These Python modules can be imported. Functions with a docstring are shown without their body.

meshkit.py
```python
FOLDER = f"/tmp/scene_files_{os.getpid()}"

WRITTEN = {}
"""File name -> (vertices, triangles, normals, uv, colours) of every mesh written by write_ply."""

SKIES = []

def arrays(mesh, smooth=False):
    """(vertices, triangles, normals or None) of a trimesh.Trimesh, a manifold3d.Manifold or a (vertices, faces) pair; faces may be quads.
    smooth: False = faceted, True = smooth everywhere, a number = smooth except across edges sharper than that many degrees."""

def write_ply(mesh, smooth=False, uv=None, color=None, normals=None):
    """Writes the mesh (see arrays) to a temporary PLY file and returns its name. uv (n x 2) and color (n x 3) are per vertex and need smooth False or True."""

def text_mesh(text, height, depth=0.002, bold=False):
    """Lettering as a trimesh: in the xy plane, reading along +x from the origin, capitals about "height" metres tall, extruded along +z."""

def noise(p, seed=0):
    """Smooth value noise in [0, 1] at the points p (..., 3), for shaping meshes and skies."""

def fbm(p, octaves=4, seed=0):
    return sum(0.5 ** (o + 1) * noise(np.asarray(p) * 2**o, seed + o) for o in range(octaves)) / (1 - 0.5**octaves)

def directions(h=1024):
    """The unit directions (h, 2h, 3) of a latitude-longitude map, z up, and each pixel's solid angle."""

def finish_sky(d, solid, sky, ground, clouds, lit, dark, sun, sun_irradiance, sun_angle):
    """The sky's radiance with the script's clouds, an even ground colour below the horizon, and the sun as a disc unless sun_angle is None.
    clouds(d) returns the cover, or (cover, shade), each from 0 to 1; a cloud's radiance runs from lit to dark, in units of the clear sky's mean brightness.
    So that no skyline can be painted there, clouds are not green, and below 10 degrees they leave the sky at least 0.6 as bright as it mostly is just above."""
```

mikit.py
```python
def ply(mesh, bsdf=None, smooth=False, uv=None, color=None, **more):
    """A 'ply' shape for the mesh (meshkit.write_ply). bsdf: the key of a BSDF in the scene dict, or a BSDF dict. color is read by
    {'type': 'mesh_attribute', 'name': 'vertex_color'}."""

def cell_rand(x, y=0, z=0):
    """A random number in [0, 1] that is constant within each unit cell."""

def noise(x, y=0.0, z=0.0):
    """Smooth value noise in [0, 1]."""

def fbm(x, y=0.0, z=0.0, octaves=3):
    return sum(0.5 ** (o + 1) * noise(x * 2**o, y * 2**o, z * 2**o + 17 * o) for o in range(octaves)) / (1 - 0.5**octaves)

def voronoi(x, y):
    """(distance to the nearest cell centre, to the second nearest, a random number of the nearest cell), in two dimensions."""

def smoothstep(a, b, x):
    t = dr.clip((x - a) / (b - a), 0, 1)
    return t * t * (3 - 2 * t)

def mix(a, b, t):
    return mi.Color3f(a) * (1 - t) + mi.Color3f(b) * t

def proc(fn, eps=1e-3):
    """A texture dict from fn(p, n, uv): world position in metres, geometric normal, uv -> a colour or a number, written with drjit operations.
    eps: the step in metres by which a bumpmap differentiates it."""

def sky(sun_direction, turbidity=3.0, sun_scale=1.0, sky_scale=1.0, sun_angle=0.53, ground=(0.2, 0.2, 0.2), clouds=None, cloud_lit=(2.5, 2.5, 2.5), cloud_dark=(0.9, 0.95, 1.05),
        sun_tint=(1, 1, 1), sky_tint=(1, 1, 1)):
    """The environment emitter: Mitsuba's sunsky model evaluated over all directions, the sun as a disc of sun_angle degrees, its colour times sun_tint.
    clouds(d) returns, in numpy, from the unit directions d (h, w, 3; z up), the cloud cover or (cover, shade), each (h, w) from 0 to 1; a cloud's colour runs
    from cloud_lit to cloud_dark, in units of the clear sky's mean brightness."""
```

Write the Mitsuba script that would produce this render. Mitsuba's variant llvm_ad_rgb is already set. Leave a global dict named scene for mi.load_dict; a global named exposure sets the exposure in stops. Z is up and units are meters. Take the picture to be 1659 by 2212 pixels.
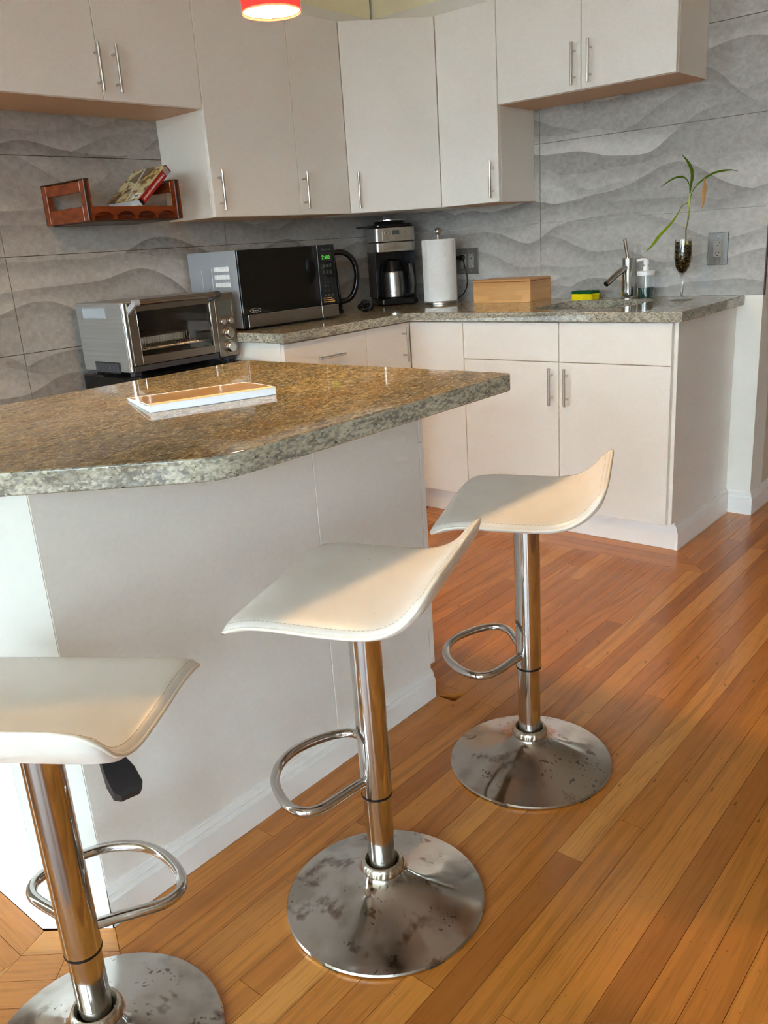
import math, numpy as np, trimesh, mitsuba as mi, drjit as dr, mikit, meshkit
from mikit import noise, fbm, voronoi, cell_rand, smoothstep, mix, proc
from shapely.geometry import Polygon, box as sbox, LineString
from shapely import affinity
T = mi.ScalarTransform4f
rng = np.random.default_rng(7)
scene, labels, used = {}, {}, {}
def L(r, g, b):                      # sRGB 0-255 -> linear
    return [((v / 255 + .055) / 1.055) ** 2.4 if v > 10 else v / 255 / 12.92 for v in (r, g, b)]

# ------------------------------------------------------------------ camera, sky, exposure
EYE = np.array([3.0018, -3.5946, 1.2016]); DIR = np.array([-.62853, .717, -.30142]); UP = np.array([-.14583, .27202, .95118])
scene['camera'] = {'type': 'perspective', 'fov': 49.0434, 'fov_axis': 'x', 'near_clip': .02, 'far_clip': 200,
                   'to_world': T().look_at(EYE.tolist(), (EYE + DIR).tolist(), UP.tolist())}
exposure = 5.8
scene['sky'] = mikit.sky([.3, .55, .75], turbidity=4, sun_scale=0.0, sky_scale=1.0, ground=(.35, .34, .32),
                         clouds=lambda d: (np.full(d.shape[:2], .8), .3 * meshkit.fbm(d * 3, 3)), cloud_lit=(1.66, 2.1, 2.3), cloud_dark=(1.13, 1.43, 1.58))
LAMP = dict(rgb=(1.0, .62, .27), disc=6.2, shade=(.05, .0012, .001))

# ------------------------------------------------------------------ materials
def mat(name, base, rough=.5, metal=0., spec=.5, two=True, **k):
    b = {'type': 'principled', 'base_color': proc(base) if callable(base) else {'type': 'rgb', 'value': list(base)},
         'roughness': proc(rough) if callable(rough) else float(rough), 'metallic': metal, 'specular': spec, **k}
    scene['mat_' + name] = {'type': 'twosided', 'bsdf': b} if two else b
def f_white(p, n, uv):
    g = fbm(p.x * 160 + p.y * 160, p.z * 160, p.y * 30, 2); g2 = fbm(p.x * 3, p.y * 3, p.z * 3, 2)
    return mix(L(226, 221, 213), L(238, 234, 227), .5 * g + .5 * g2)
mat('white', f_white, .38, 0, .45)
mat('cabinet_carcass', L(228, 222, 212), .45)
mat('paint', lambda p, n, uv: mix(L(231, 227, 216), L(238, 235, 226), fbm(p.x * 5, p.y * 5, p.z * 5, 3)), .55, 0, .35)
mat('island_paint_dimmed', L(206, 204, 196), .55, 0, .35)  # the wall paint darkened, to offset overbright daylight on the angled and left faces
mat('trim', lambda p, n, uv: mix(L(236, 234, 230), L(222, 219, 213), smoothstep(.74, .9, fbm(p.x * 30, p.y * 30, p.z * 30, 3))), .35, 0, .5)
mat('cream_wall', L(243, 237, 210), .7)
mat('far_wall', L(150, 138, 122), .7)
mat('ceiling', L(232, 228, 218), .8)
mat('hall', L(202, 190, 172), .7)
mat('underside', L(186, 150, 116), .5)
mat('dark_gap', L(70, 62, 54), .8)

def f_tile(p, n, uv):
    right = dr.abs(n.y) > .5
    u = dr.select(right, p.x + 11.3, p.y + 4.1); v = p.z + .012 * (noise(u * 1.3, 3.) - .5)
    s = .056
    k0 = dr.floor(v / s); val = mi.Float(.5); done = mi.Bool(False)
    for j in range(-3, 4):
        k = k0 + j
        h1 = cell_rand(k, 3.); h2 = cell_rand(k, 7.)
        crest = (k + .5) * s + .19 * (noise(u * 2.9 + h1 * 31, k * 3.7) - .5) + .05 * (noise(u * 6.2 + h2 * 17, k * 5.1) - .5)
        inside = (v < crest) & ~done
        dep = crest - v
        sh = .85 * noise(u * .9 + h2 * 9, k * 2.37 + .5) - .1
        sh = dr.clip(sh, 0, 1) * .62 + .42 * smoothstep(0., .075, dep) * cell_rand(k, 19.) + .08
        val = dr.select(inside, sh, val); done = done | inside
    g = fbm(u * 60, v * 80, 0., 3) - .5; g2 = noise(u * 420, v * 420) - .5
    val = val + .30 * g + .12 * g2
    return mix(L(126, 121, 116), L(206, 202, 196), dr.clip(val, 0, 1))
mat('tile', f_tile, .42, 0, .4)
mat('grout', L(104, 98, 92), .8)

def f_granite(p, n, uv):
    face = smoothstep(.5, .9, dr.abs(n.z))                              # flat faces coloured browner, standing in for warm reflection; edges stay greyer
    a, b, z = p.x * .93 + p.y * .37, p.y * .93 - p.x * .37, p.z        # the bands run along b
    wv = .05 * (fbm(a * 5, b * 3, z * 5, 3) - .5)
    st = fbm((a + wv) * 16, b * 3.2, z * 16, 3)
    fine = fbm(a * 190, b * 90, z * 190, 3); mid = fbm(a * 60, b * 30, z * 60, 3)
    c = mix(mix(L(124, 120, 108), L(96, 84, 62), face), mix(L(204, 198, 180), L(154, 138, 104), face), smoothstep(.30, .70, fine * .6 + mid * .4))
    c = mix(c, L(126, 102, 64), face * .6 * smoothstep(.46, .64, st))
    c = mix(c, L(92, 88, 78), .5 * smoothstep(.52, .70, fbm((a + wv) * 9 + 7, b * 2.0, z * 9, 3)))
    c = mix(c, L(206, 202, 184), (.75 - .4 * face) * smoothstep(.58, .74, fbm(a * 210 + 31, b * 150, z * 210, 2)))
    c = mix(c, L(116, 122, 124), .5 * smoothstep(.58, .74, fbm(a * 120 + 77, b * 90, z * 120, 2)))
    c = mix(c, L(52, 42, 36), .8 * smoothstep(.74, .84, noise(a * 300, b * 170, z * 300) * .6 + .4 * noise(a * 90, b * 60, z * 90)))
    return mix(c, L(66, 28, 24), smoothstep(.93, .955, noise(a * 160 + 5, b * 120, z * 160 + 3))) * mi.Color3f(.84, .84, .82)
mat('granite', f_granite, .045, 0, .65)

def f_oak(p, n, uv):
    pid = dr.floor(uv.y / 10 + .5); a, b = uv.x, uv.y - pid * 10
    r1, r2, r3 = cell_rand(pid, 1.), cell_rand(pid, 2.), cell_rand(pid, 5.)
    g = fbm(a * 3.2 + r1 * 50, b * 120 + r2 * 40, 0., 4)
    g2 = fbm(a * 14, b * 420 + r1 * 90, 0., 2)
    ring = noise(b * 70 + 6 * noise(a * 1.6 + r2 * 9, b * 12), r3 * 40)
    c = mix(L(166, 104, 47), L(188, 126, 62), r1 * .75 + .25 * g)
    c = mix(c, L(140, 82, 38), .7 * smoothstep(.78, .95, r2) + .3 * smoothstep(.55, .8, g))
    c = mix(c, L(206, 150, 86), .55 * smoothstep(.84, .95, r3))
    c = mix(c, L(130, 78, 36), .28 * smoothstep(.5, .78, ring) + .25 * smoothstep(.55, .75, g2))
    dots = noise(a * 90 + r3 * 11, b * 150)
    c = mix(c, L(74, 40, 18), .6 * smoothstep(.965, .99, dots))
    return c * mi.Color3f(1.19, 1.13, .93)
mat('oak', f_oak, lambda p, n, uv: .13 + .12 * fbm(p.x * 6, p.y * 6, 1., 3), 0, .5)
mat('subfloor', lambda p, n, uv: mix(L(120, 72, 36), L(150, 96, 50), fbm(p.x * 40, p.y * 3, 0., 3)), .35)

mat('chrome', (.60, .59, .58), .06, 1.)
def f_base(p, n, uv):
    d = smoothstep(.45, .72, fbm(p.x * 17, p.y * 17, p.z * 17, 4)); sp = smoothstep(.70, .80, noise(p.x * 210, p.y * 210, p.z * 90) * .5 + .5 * fbm(p.x * 24 + 7, p.y * 24, 0., 2))
    b = smoothstep(.66, .88, noise(p.x * 30 + 3, p.y * 30) * .7 + .3 * fbm(p.x * 110, p.y * 110, 0., 2))
    c = mix((.52, .495, .46), (.30, .26, .22), .6 * d)
    return mix(mix(c, (.16, .10, .065), .75 * b), (.10, .065, .045), .7 * sp)
mat('dirty_chrome', f_base, lambda p, n, uv: .07 + .22 * smoothstep(.35, .7, fbm(p.x * 12, p.y * 12, 2., 4)), 1.)
mat('nickel', (.56, .53, .49), .28, 1.)
mat('steel', lambda p, n, uv: mix((.52, .50, .47), (.60, .58, .55), noise(p.x * 4 + p.y * 4, p.z * 700)), .3, 1.)
mat('warm_steel', lambda p, n, uv: mix((.24, .205, .17), (.29, .25, .21), noise(p.x * 4, p.z * 700)), .33, 1.)
mat('oven_side', lambda p, n, uv: mix(L(150, 148, 145), L(164, 162, 160), noise(p.x * 4 + p.y * 4, p.z * 700)), .4, .45)
mat('silver_paint', L(176, 180, 186), .35, .35)
mat('black', (.008, .008, .009), .22, 0, .35)
mat('black_gloss', (.006, .006, .006), .025, 0, .45)
mat('black_matte', (.018, .018, .02), .5)
mat('dark_grey', L(62, 62, 66), .5)
mat('leather', lambda p, n, uv: mix(L(212, 206, 197), L(224, 219, 211), fbm(p.x * 9, p.y * 9, p.z * 9, 3)) * (1 - .5 * smoothstep(.97, .99, noise(p.x * 130, p.y * 110, p.z * 110))), .36, 0, .5)
mat('leather_edge', L(226, 219, 205), .45)
mat('thread', L(190, 180, 162), .8)
mat('mark', L(96, 92, 86), .5)
mat('light_mark', L(205, 205, 200), .5)
mat('lcd', L(84, 88, 82), .3)
mat('outlet_plate', lambda p, n, uv: mix(L(118, 117, 115), L(132, 131, 129), noise(p.x * 300, p.z * 40)), .35, .4)
mat('outlet_face', L(150, 148, 143), .4)
mat('paper', lambda p, n, uv: mix(L(232, 231, 226), L(244, 243, 240), fbm(p.x * 200, p.y * 200, p.z * 120, 2)), .9, 0, .1)
mat('plastic_white', L(240, 240, 240), .3)
mat('binder_white', L(240, 243, 248), .18)
mat('binder_brown', L(146, 120, 88), .12, 0, .6)
mat('binder_warm', L(224, 190, 150), .4)
def f_bamboo(p, n, uv):
    strip = cell_rand(dr.floor(p.z / .022), dr.floor((p.x + .37 * dr.floor(p.z / .022)) / .17))
    return mix(L(190, 132, 74), L(222, 168, 106), .6 * strip + .4 * fbm(p.x * 12, p.y * 12, p.z * 260, 3))
mat('bamboo', f_bamboo, .35)
def f_redwood(p, n, uv):
    return mix(L(84, 34, 14), L(146, 66, 26), fbm(p.x * 30, p.y * 8, p.z * 60, 3))
mat('redwood', f_redwood, .22, 0, .5)
mat('wood_edge', L(58, 34, 22), .35)
mat('book_red', L(150, 30, 26), .35)
def f_cover(p, n, uv):
    a = fbm(uv.x * 7, uv.y * 7, 0., 3); k = voronoi(uv.x * 16, uv.y * 16)
    c = mix(L(196, 188, 150), L(120, 92, 52), smoothstep(.4, .62, a))
    c = mix(c, L(214, 184, 104), .7 * smoothstep(.55, .8, k[2]) * smoothstep(.1, .5, a))
    c = mix(c, L(70, 34, 24), .8 * smoothstep(.55, .7, noise(uv.x * 5 + 3, uv.y * 6)))
    return mix(c, L(206, 208, 190), .75 * smoothstep(.035, .02, dr.abs(uv.x + .25 * uv.y - .62)))
mat('book_cover', f_cover, .3)
mat('sponge_yellow', lambda p, n, uv: L(236, 214, 30) * mi.Color3f(1 - .25 * smoothstep(.7, .8, noise(p.x * 500, p.y * 500, p.z * 500))), .9, 0, .1)
mat('sponge_green', L(20, 84, 50), .95, 0, .1)
mat('soap_liquid', (.004, .03, .022), .08)
mat('stem', lambda p, n, uv: mix(L(120, 112, 70), L(170, 190, 70), smoothstep(1.22, 1.28, p.z)), .5)
def leafmat(name, c1, c2):
    scene['mat_' + name] = {'type': 'principledthin', 'base_color': proc(lambda p, n, uv: mix(c1, c2, fbm(p.x * 60, p.y * 60, p.z * 18, 2))), 'roughness': .4, 'diff_trans': .5, 'spec_trans': 0.}
leafmat('leaf', L(70, 100, 28), L(104, 132, 40)); leafmat('dry_leaf', L(190, 140, 84), L(214, 172, 112)); leafmat('young_leaf', L(120, 146, 24), L(150, 172, 50))
scene['mat_pebble'] = {'type': 'twosided', 'bsdf': {'type': 'principled', 'base_color': {'type': 'mesh_attribute', 'name': 'vertex_color'}, 'roughness': .25}}
scene['mat_glass'] = {'type': 'dielectric', 'int_ior': 1.5, 'ext_ior': 1.0}
scene['mat_water'] = {'type': 'dielectric', 'int_ior': 1.33, 'ext_ior': 1.0, 'specular_transmittance': {'type': 'rgb', 'value': [.5, .45, .2]}}
scene['mat_pane'] = {'type': 'thindielectric', 'int_ior': 1.5}
scene['mat_red_shade'] = {'type': 'principledthin', 'base_color': {'type': 'rgb', 'value': [.75, .02, .015]}, 'roughness': .2, 'diff_trans': .6, 'spec_trans': 0.}
mat('brass', (.55, .5, .42), .3, 1.)

# ------------------------------------------------------------------ helpers
def number(key):
    n = used.get(key, -1) + 1; used[key] = n
    return key if n == 0 else f'{key}_{n:03d}'
def add(key, mesh, m, smooth=False, label=None, cat=None, group=None, kind=None, to=None, **k):
    key = number(key)
    s = mikit.ply(mesh, 'mat_' + m if isinstance(m, str) else m, smooth, **k) if not isinstance(mesh, dict) else dict(mesh)
    if to is not None: s['to_world'] = to
    scene[key] = s; tag(key, label, cat, group, kind)
    return key
def tag(key, label=None, cat=None, group=None, kind=None):
    d = {a: b for a, b in (('label', label), ('category', cat), ('group', group), ('kind', kind)) if b}
    if d: labels[key] = d
def thing(name, label, cat, group=None):
    key = number(name); tag(key, label, cat, group); return key
def hull(pts):
    return trimesh.convex.convex_hull(np.asarray(pts, float))
def bx(x0, x1, y0, y1, z0, z1, c=.0012):
    x0, x1 = sorted((x0, x1)); y0, y1 = sorted((y0, y1)); z0, z1 = sorted((z0, z1))
    c = min(c, .45 * min(x1 - x0, y1 - y0, z1 - z0))
    if c <= 0: return trimesh.creation.box(bounds=[[x0, y0, z0], [x1, y1, z1]])
    P = []
    for X, sx in ((x0, 1), (x1, -1)):
        for Y, sy in ((y0, 1), (y1, -1)):
            for Z, sz in ((z0, 1), (z1, -1)):
                P += [(X, Y + sy * c, Z + sz * c), (X + sx * c, Y, Z + sz * c), (X + sx * c, Y + sy * c, Z)]
    return hull(P)
def cat(*m):
    out = []
    for x in m: out += list(x) if isinstance(x, (list, tuple)) else [x]
    return trimesh.util.concatenate(out)
def tube(pts, r, n=10, closed=False, caps=True):
    p = np.asarray(pts, float); N = len(p); r = np.broadcast_to(r, (N,))
    t = (np.roll(p, -1, 0) - np.roll(p, 1, 0)) if closed else np.gradient(p, axis=0)
    t /= np.linalg.norm(t, axis=1, keepdims=True) + 1e-12
    a = np.cross(t[0], [0, 0, 1.] if abs(t[0][2]) < .9 else [1., 0, 0]); a /= np.linalg.norm(a)
    V, ang = [], np.arange(n) * 2 * np.pi / n
    for i in range(N):
        a = a - t[i] * (a @ t[i]); a /= np.linalg.norm(a); b = np.cross(t[i], a)
        V.append(p[i] + r[i] * (np.cos(ang)[:, None] * a + np.sin(ang)[:, None] * b))
    V = np.vstack(V); F = []
    for i in range(N if closed else N - 1):
        j = (i + 1) % N
        for k in range(n):
            q = (k + 1) % n; F += [(i * n + k, i * n + q, j * n + q), (i * n + k, j * n + q, j * n + k)]
    if caps and not closed:
        V = np.vstack([V, p[0], p[-1]])
        for k in range(n):
            q = (k + 1) % n; F += [(N * n, q, k), (N * n + 1, (N - 1) * n + k, (N - 1) * n + q)]
    m = trimesh.Trimesh(V, F, process=False); return m
def spline(pts, n=40, closed=False):
    from scipy.interpolate import CubicSpline
    p = np.asarray(pts, float)
    if closed: p = np.vstack([p, p[:1]])
    d = np.r_[0, np.cumsum(np.linalg.norm(np.diff(p, axis=0), axis=1))]
    s = CubicSpline(d, p, bc_type='periodic' if closed else 'natural')
    return s(np.linspace(0, d[-1], n, endpoint=not closed))
def lathe(prof, n=40, c=(0, 0, 0)):
    m = trimesh.creation.revolve(np.asarray(prof, float), sections=n)
    if m.volume < 0: m.invert()
    m.apply_translation(c); return m
def cyl(r, z0, z1, c=(0, 0), n=32, b=.0):
    b = b or min(.0015, r * .2, (z1 - z0) * .3)
    return lathe([(0, z0), (r - b, z0), (r, z0 + b), (r, z1 - b), (r - b, z1), (0, z1)], n, (c[0], c[1], 0))
def rod(a, b, r, n=14):
    return tube([a, b], r, n)
def frame(o, yaw=0, z=0, pitch=0):
    M = np.eye(4); c, s = math.cos(yaw), math.sin(yaw); M[:2, :2] = [[c, -s], [s, c]]; M[:3, 3] = (o[0], o[1], z if len(o) < 3 else o[2]); return M
def tf(m, M):
    m = m.copy(); m.apply_transform(M); return m
def axes(o, ex, ey, ez):
    M = np.eye(4); M[:3, 0], M[:3, 1], M[:3, 2], M[:3, 3] = ex, ey, ez, o; return M
def extr(poly, z0, z1):
    m = trimesh.creation.extrude_polygon(poly, z1 - z0, engine='earcut'); m.apply_translation((0, 0, z0)); return m
def bevel_extr(poly, z0, z1, c=.004, steps=3):
    """a slab with rounded top and bottom edges"""
    poly = Polygon(poly) if not isinstance(poly, Polygon) else poly
    return cat(extr(poly.buffer(-c * .3), z0, z0 + c), extr(poly, z0 + c * .8, z1 - c * .8), extr(poly.buffer(-c * .3), z1 - c, z1))
def slab(poly, z0, z1, c=.004, seg=4):
    """slab from a hole-free polygon, edges rounded with true sloping rings"""
    poly = poly.simplify(1e-5); xy = np.array(poly.exterior.coords)[:-1]
    if not poly.exterior.is_ccw: xy = xy[::-1]
    n = len(xy); e = np.roll(xy, -1, 0) - xy; e /= np.linalg.norm(e, axis=1, keepdims=True); nr = np.c_[e[:, 1], -e[:, 0]]
    b = nr + np.roll(nr, 1, 0); b /= (1 + (nr * np.roll(nr, 1, 0)).sum(1))[:, None]
    rings = [(c * (1 - math.sin(t)), z0 + c * (1 - math.cos(t))) for t in np.linspace(0, math.pi / 2, seg)] + [(c * (1 - math.cos(t)), z1 - c * (1 - math.sin(t))) for t in np.linspace(0, math.pi / 2, seg)]
    V = np.vstack([np.c_[xy - b * d, np.full(n, z)] for d, z in rings]); F = []
    for i in range(len(rings) - 1):
        for k in range(n):
            q = (k + 1) % n; F += [(i * n + k, i * n + q, (i + 1) * n + q), (i * n + k, (i + 1) * n + q, (i + 1) * n + k)]
    side = trimesh.Trimesh(V, F, process=False)
    cap = lambda ring, z, up: _cap(Polygon(ring[:, :2]), z, up)
    return cat(side, cap(V[:n], rings[0][1], False), cap(V[-n:], rings[-1][1], True))
def _cap(poly, z, up):
    v, f = trimesh.creation.triangulate_polygon(poly, engine='earcut'); f = np.asarray(f)
    m = trimesh.Trimesh(np.c_[v, np.full(len(v), z)], f, process=False)
    if (m.face_normals[0][2] > 0) != up: m.invert()
    return m
def rrect(x0, x1, y0, y1, r, n=6):
    return sbox(x0 + r, y0 + r, x1 - r, y1 - r).buffer(r, quad_segs=n)
def text(key, s, h, M, m, depth=.0004, bold=False, **k):
    t = meshkit.text_mesh(s, h, depth, bold); t.apply_translation((-t.bounds[:, 0].mean(), -h / 2, 0)); return add(key, tf(t, M), m, **k)

# ------------------------------------------------------------------ room shell
XW, ZT = 1.927, .914
RX, RY, CEIL = 4.7, -7.0, 2.62
LY, KX1 = -4.35, 1.42                  # the kitchen end of the room stops at LY; right of KX1 the room runs on to RY
add('wall_left', bx(-.16, -.012, LY, 0, 0, CEIL, 0), 'grout', kind='structure')
add('wall_right', bx(-.16, XW, .012, .15, ZT, CEIL, 0), 'paint', kind='structure')
add('wall_right', bx(-.16, XW, 0, .15, 0, ZT, 0), 'paint', kind='structure')
add('wall_right', bx(3.3, RX, 0, .15, 0, CEIL, 0), 'far_wall', kind='structure')
add('wall_hall', bx(XW - .12, XW, .15, 2.6, 0, CEIL, 0), 'hall', kind='structure')
add('wall_hall', bx(XW - .12, 3.5, 2.6, 2.75, 0, CEIL, 0), 'hall', kind='structure')
add('wall_hall', bx(3.3, 3.45, .15, 2.6, 0, CEIL, 0), 'hall', kind='structure')
SY0, SY1 = -6.6, -5.2
add('wall_side', cat(bx(RX, RX + .15, RY, SY0, 0, CEIL, 0), bx(RX, RX + .15, SY1, .15, 0, CEIL, 0), bx(RX, RX + .15, SY0, SY1, 0, .9, 0), bx(RX, RX + .15, SY0, SY1, 2.35, CEIL, 0)), 'far_wall', kind='structure')
add('wall_side', bx(KX1 - .15, KX1, RY, LY - .15, 0, CEIL, 0), 'cream_wall', kind='structure')
add('ceiling', bx(-.16, RX + .15, RY - .15, 2.75, CEIL, CEIL + .12, 0), 'ceiling', kind='structure')
add('floor', bx(-.16, RX + .15, RY - .15, 2.75, -.12, -.018, 0), 'subfloor', kind='structure')
def window_wall(name, y, x0, x1, wx0, wx1, wz0, wz1, n, num):
    add(name, cat(bx(x0, wx0, y - .15, y, 0, CEIL, 0), bx(wx1, x1, y - .15, y, 0, CEIL, 0), bx(wx0, wx1, y - .15, y, 0, wz0, 0), bx(wx0, wx1, y - .15, y, wz1, CEIL, 0)), 'cream_wall', kind='structure')
    w = number(f'window_{num}'); tag(w, kind='structure')
    fr = [bx(wx0, wx1, y - .11, y - .05, wz0, wz0 + .06), bx(wx0, wx1, y - .11, y - .05, wz1 - .06, wz1)]
    for x in np.linspace(wx0, wx1, n): fr.append(bx(max(wx0, x - .03), min(wx1, x + .03), y - .11, y - .05, wz0 + .06, wz1 - .06))
    add(w + '__frame', cat(fr), 'trim')
window_wall('wall_front', LY, -.16, KX1, .04, .62, .08, 2.5, 2, 1)
w = number('window_3'); tag(w, kind='structure')  # unseen side window, added to brighten the island face and floor
add(w + '__frame', cat([bx(RX + .05, RX + .11, SY0, SY1, .9, .96), bx(RX + .05, RX + .11, SY0, SY1, 2.29, 2.35)] + [bx(RX + .05, RX + .11, max(SY0, y - .03), min(SY1, y + .03), .96, 2.29) for y in np.linspace(SY0, SY1, 3)]), 'trim')
window_wall('wall_front', RY, KX1 - .15, RX + .15, KX1 + .2, 4.55, .1, 2.5, 5, 2)

# wall tiles (each a part of its wall)
ROWS = [.5757, .9123, 1.2487, 1.5851, 1.9215, 2.2579]
COLS = [-.087, -1.087, -2.087, -3.087, -4.087]
for z0, z1 in zip(ROWS[:-1], ROWS[1:]):
    for y1, y0 in zip([-.012] + COLS[:-1], COLS):
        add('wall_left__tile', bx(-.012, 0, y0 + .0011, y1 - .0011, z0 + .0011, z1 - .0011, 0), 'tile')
for z0, z1 in zip(ROWS[1:-1], ROWS[2:]):
    for x0, x1 in ((0, .927), (.927, XW)):
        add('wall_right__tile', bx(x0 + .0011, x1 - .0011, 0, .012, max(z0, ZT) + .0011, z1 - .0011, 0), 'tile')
add('wall_left__paint', bx(-.012, -.004, -4.087, -.012, 2.259, CEIL, 0), 'cream_wall')
add('wall_right__paint', bx(0, XW, .004, .012, 2.259, CEIL, 0), 'cream_wall')
add('wall_left__lower_paint', bx(-.012, -.002, LY, -.012, 0, .5745, 0), 'paint')
add('trim_1', cat(bx(0, .014, -3.0, -.002, 2.10, 2.257), bx(.014, 1.95, -.014, -.002, 2.10, 2.257)), 'trim', kind='structure')

def baseboard(name, a, b, out, h=.1, m='trim', ext=0.0, parent=None, cut=(0, 0), **k):
    """moulded skirting from a to b standing out along 'out'; cut: how far each end moves with the thickness (mitres)"""
    a, b, out = (np.array(v, float) for v in (a, b, out)); e = (b - a) / np.linalg.norm(b - a)
    pr = [(0, 0), (.0135, 0), (.0135, h * .68), (.0115, h * .72), (.009, h * .80), (.0095, h * .84), (.0055, h * .93), (.004, h), (0, h)]
    V = [[*(q + e * cut[i] * d + out * d), z] for i, q in ((0, a), (1, b)) for d, z in pr]; n = len(pr); F = []
    for k2 in range(n): q = (k2 + 1) % n; F += [(k2, q, n + q), (k2, n + q, n + k2)]
    for k2 in range(1, n - 1): F += [(0, k2 + 1, k2), (n, n + k2, n + k2 + 1)]
    me = trimesh.Trimesh(V, F, process=False); me.fix_normals()
    return add((parent + '__' if parent else '') + name, me, m, **k)
baseboard('baseboard_right', (1.842, 0), (XW, 0), (0, -1), cut=(0, 1), kind='structure')
baseboard('baseboard_hall', (XW, 0), (XW, 2.6), (1, 0), cut=(-1, 0), kind='structure')
add('trim_2', bx(XW - .001, XW + .004, -.0005, .012, ZT, 2.26, .001), 'wood_edge', kind='structure')

# ------------------------------------------------------------------ floor boards
PW = .0573
c2, c1 = np.array([1.7185, -2.9895]), np.array([1.6135, -3.0765])
tg = (c1 - c2) / np.linalg.norm(c1 - c2); nB = np.array([-tg[1], tg[0]]); nB = nB if nB[0] > 0 else -nB
m2 = np.array([1, 0]) + nB; m2 /= np.linalg.norm(m2); m1 = np.array([0, -1]) + nB; m1 /= np.linalg.norm(m1)
RA = Polygon([c2, c2 + m2 * 2, (3.7, -3.6), (3.7, 1.4), (2.0135, 1.4), (2.0135, -.7385), (1.05, -.7385), (.64, -.7385), (.64, -1.902), (1.7758, -1.902), (1.7758, -1.9592), (1.7185, -1.9592)])
RA = RA.intersection(sbox(.6, -4.2, 3.5, 1.4))
RB = Polygon([c2, c2 + m2 * .9, c1 + m1 * .9, c1]).intersection(sbox(1.2, -4.0, 3, -2.9))
RC = Polygon([c1, c1 + m1 * .9, (1.0, -3.95), (1.0, -3.0765)])
RS = Polygon([(.64, -.5666), (1.842, -.5666), (2.0135, -.7385), (.64, -.7385)])
RE = Polygon([(1.842, -.5666), (2.0135, -.7385), (2.0135, 1.4), (XW, 1.4), (XW, 0), (1.842, 0)])
RI = Polygon([(1.03, -1.9592), (1.7185, -1.9592), (1.7758, -1.902), (1.03, -1.902)])
pid = [0]
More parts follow.
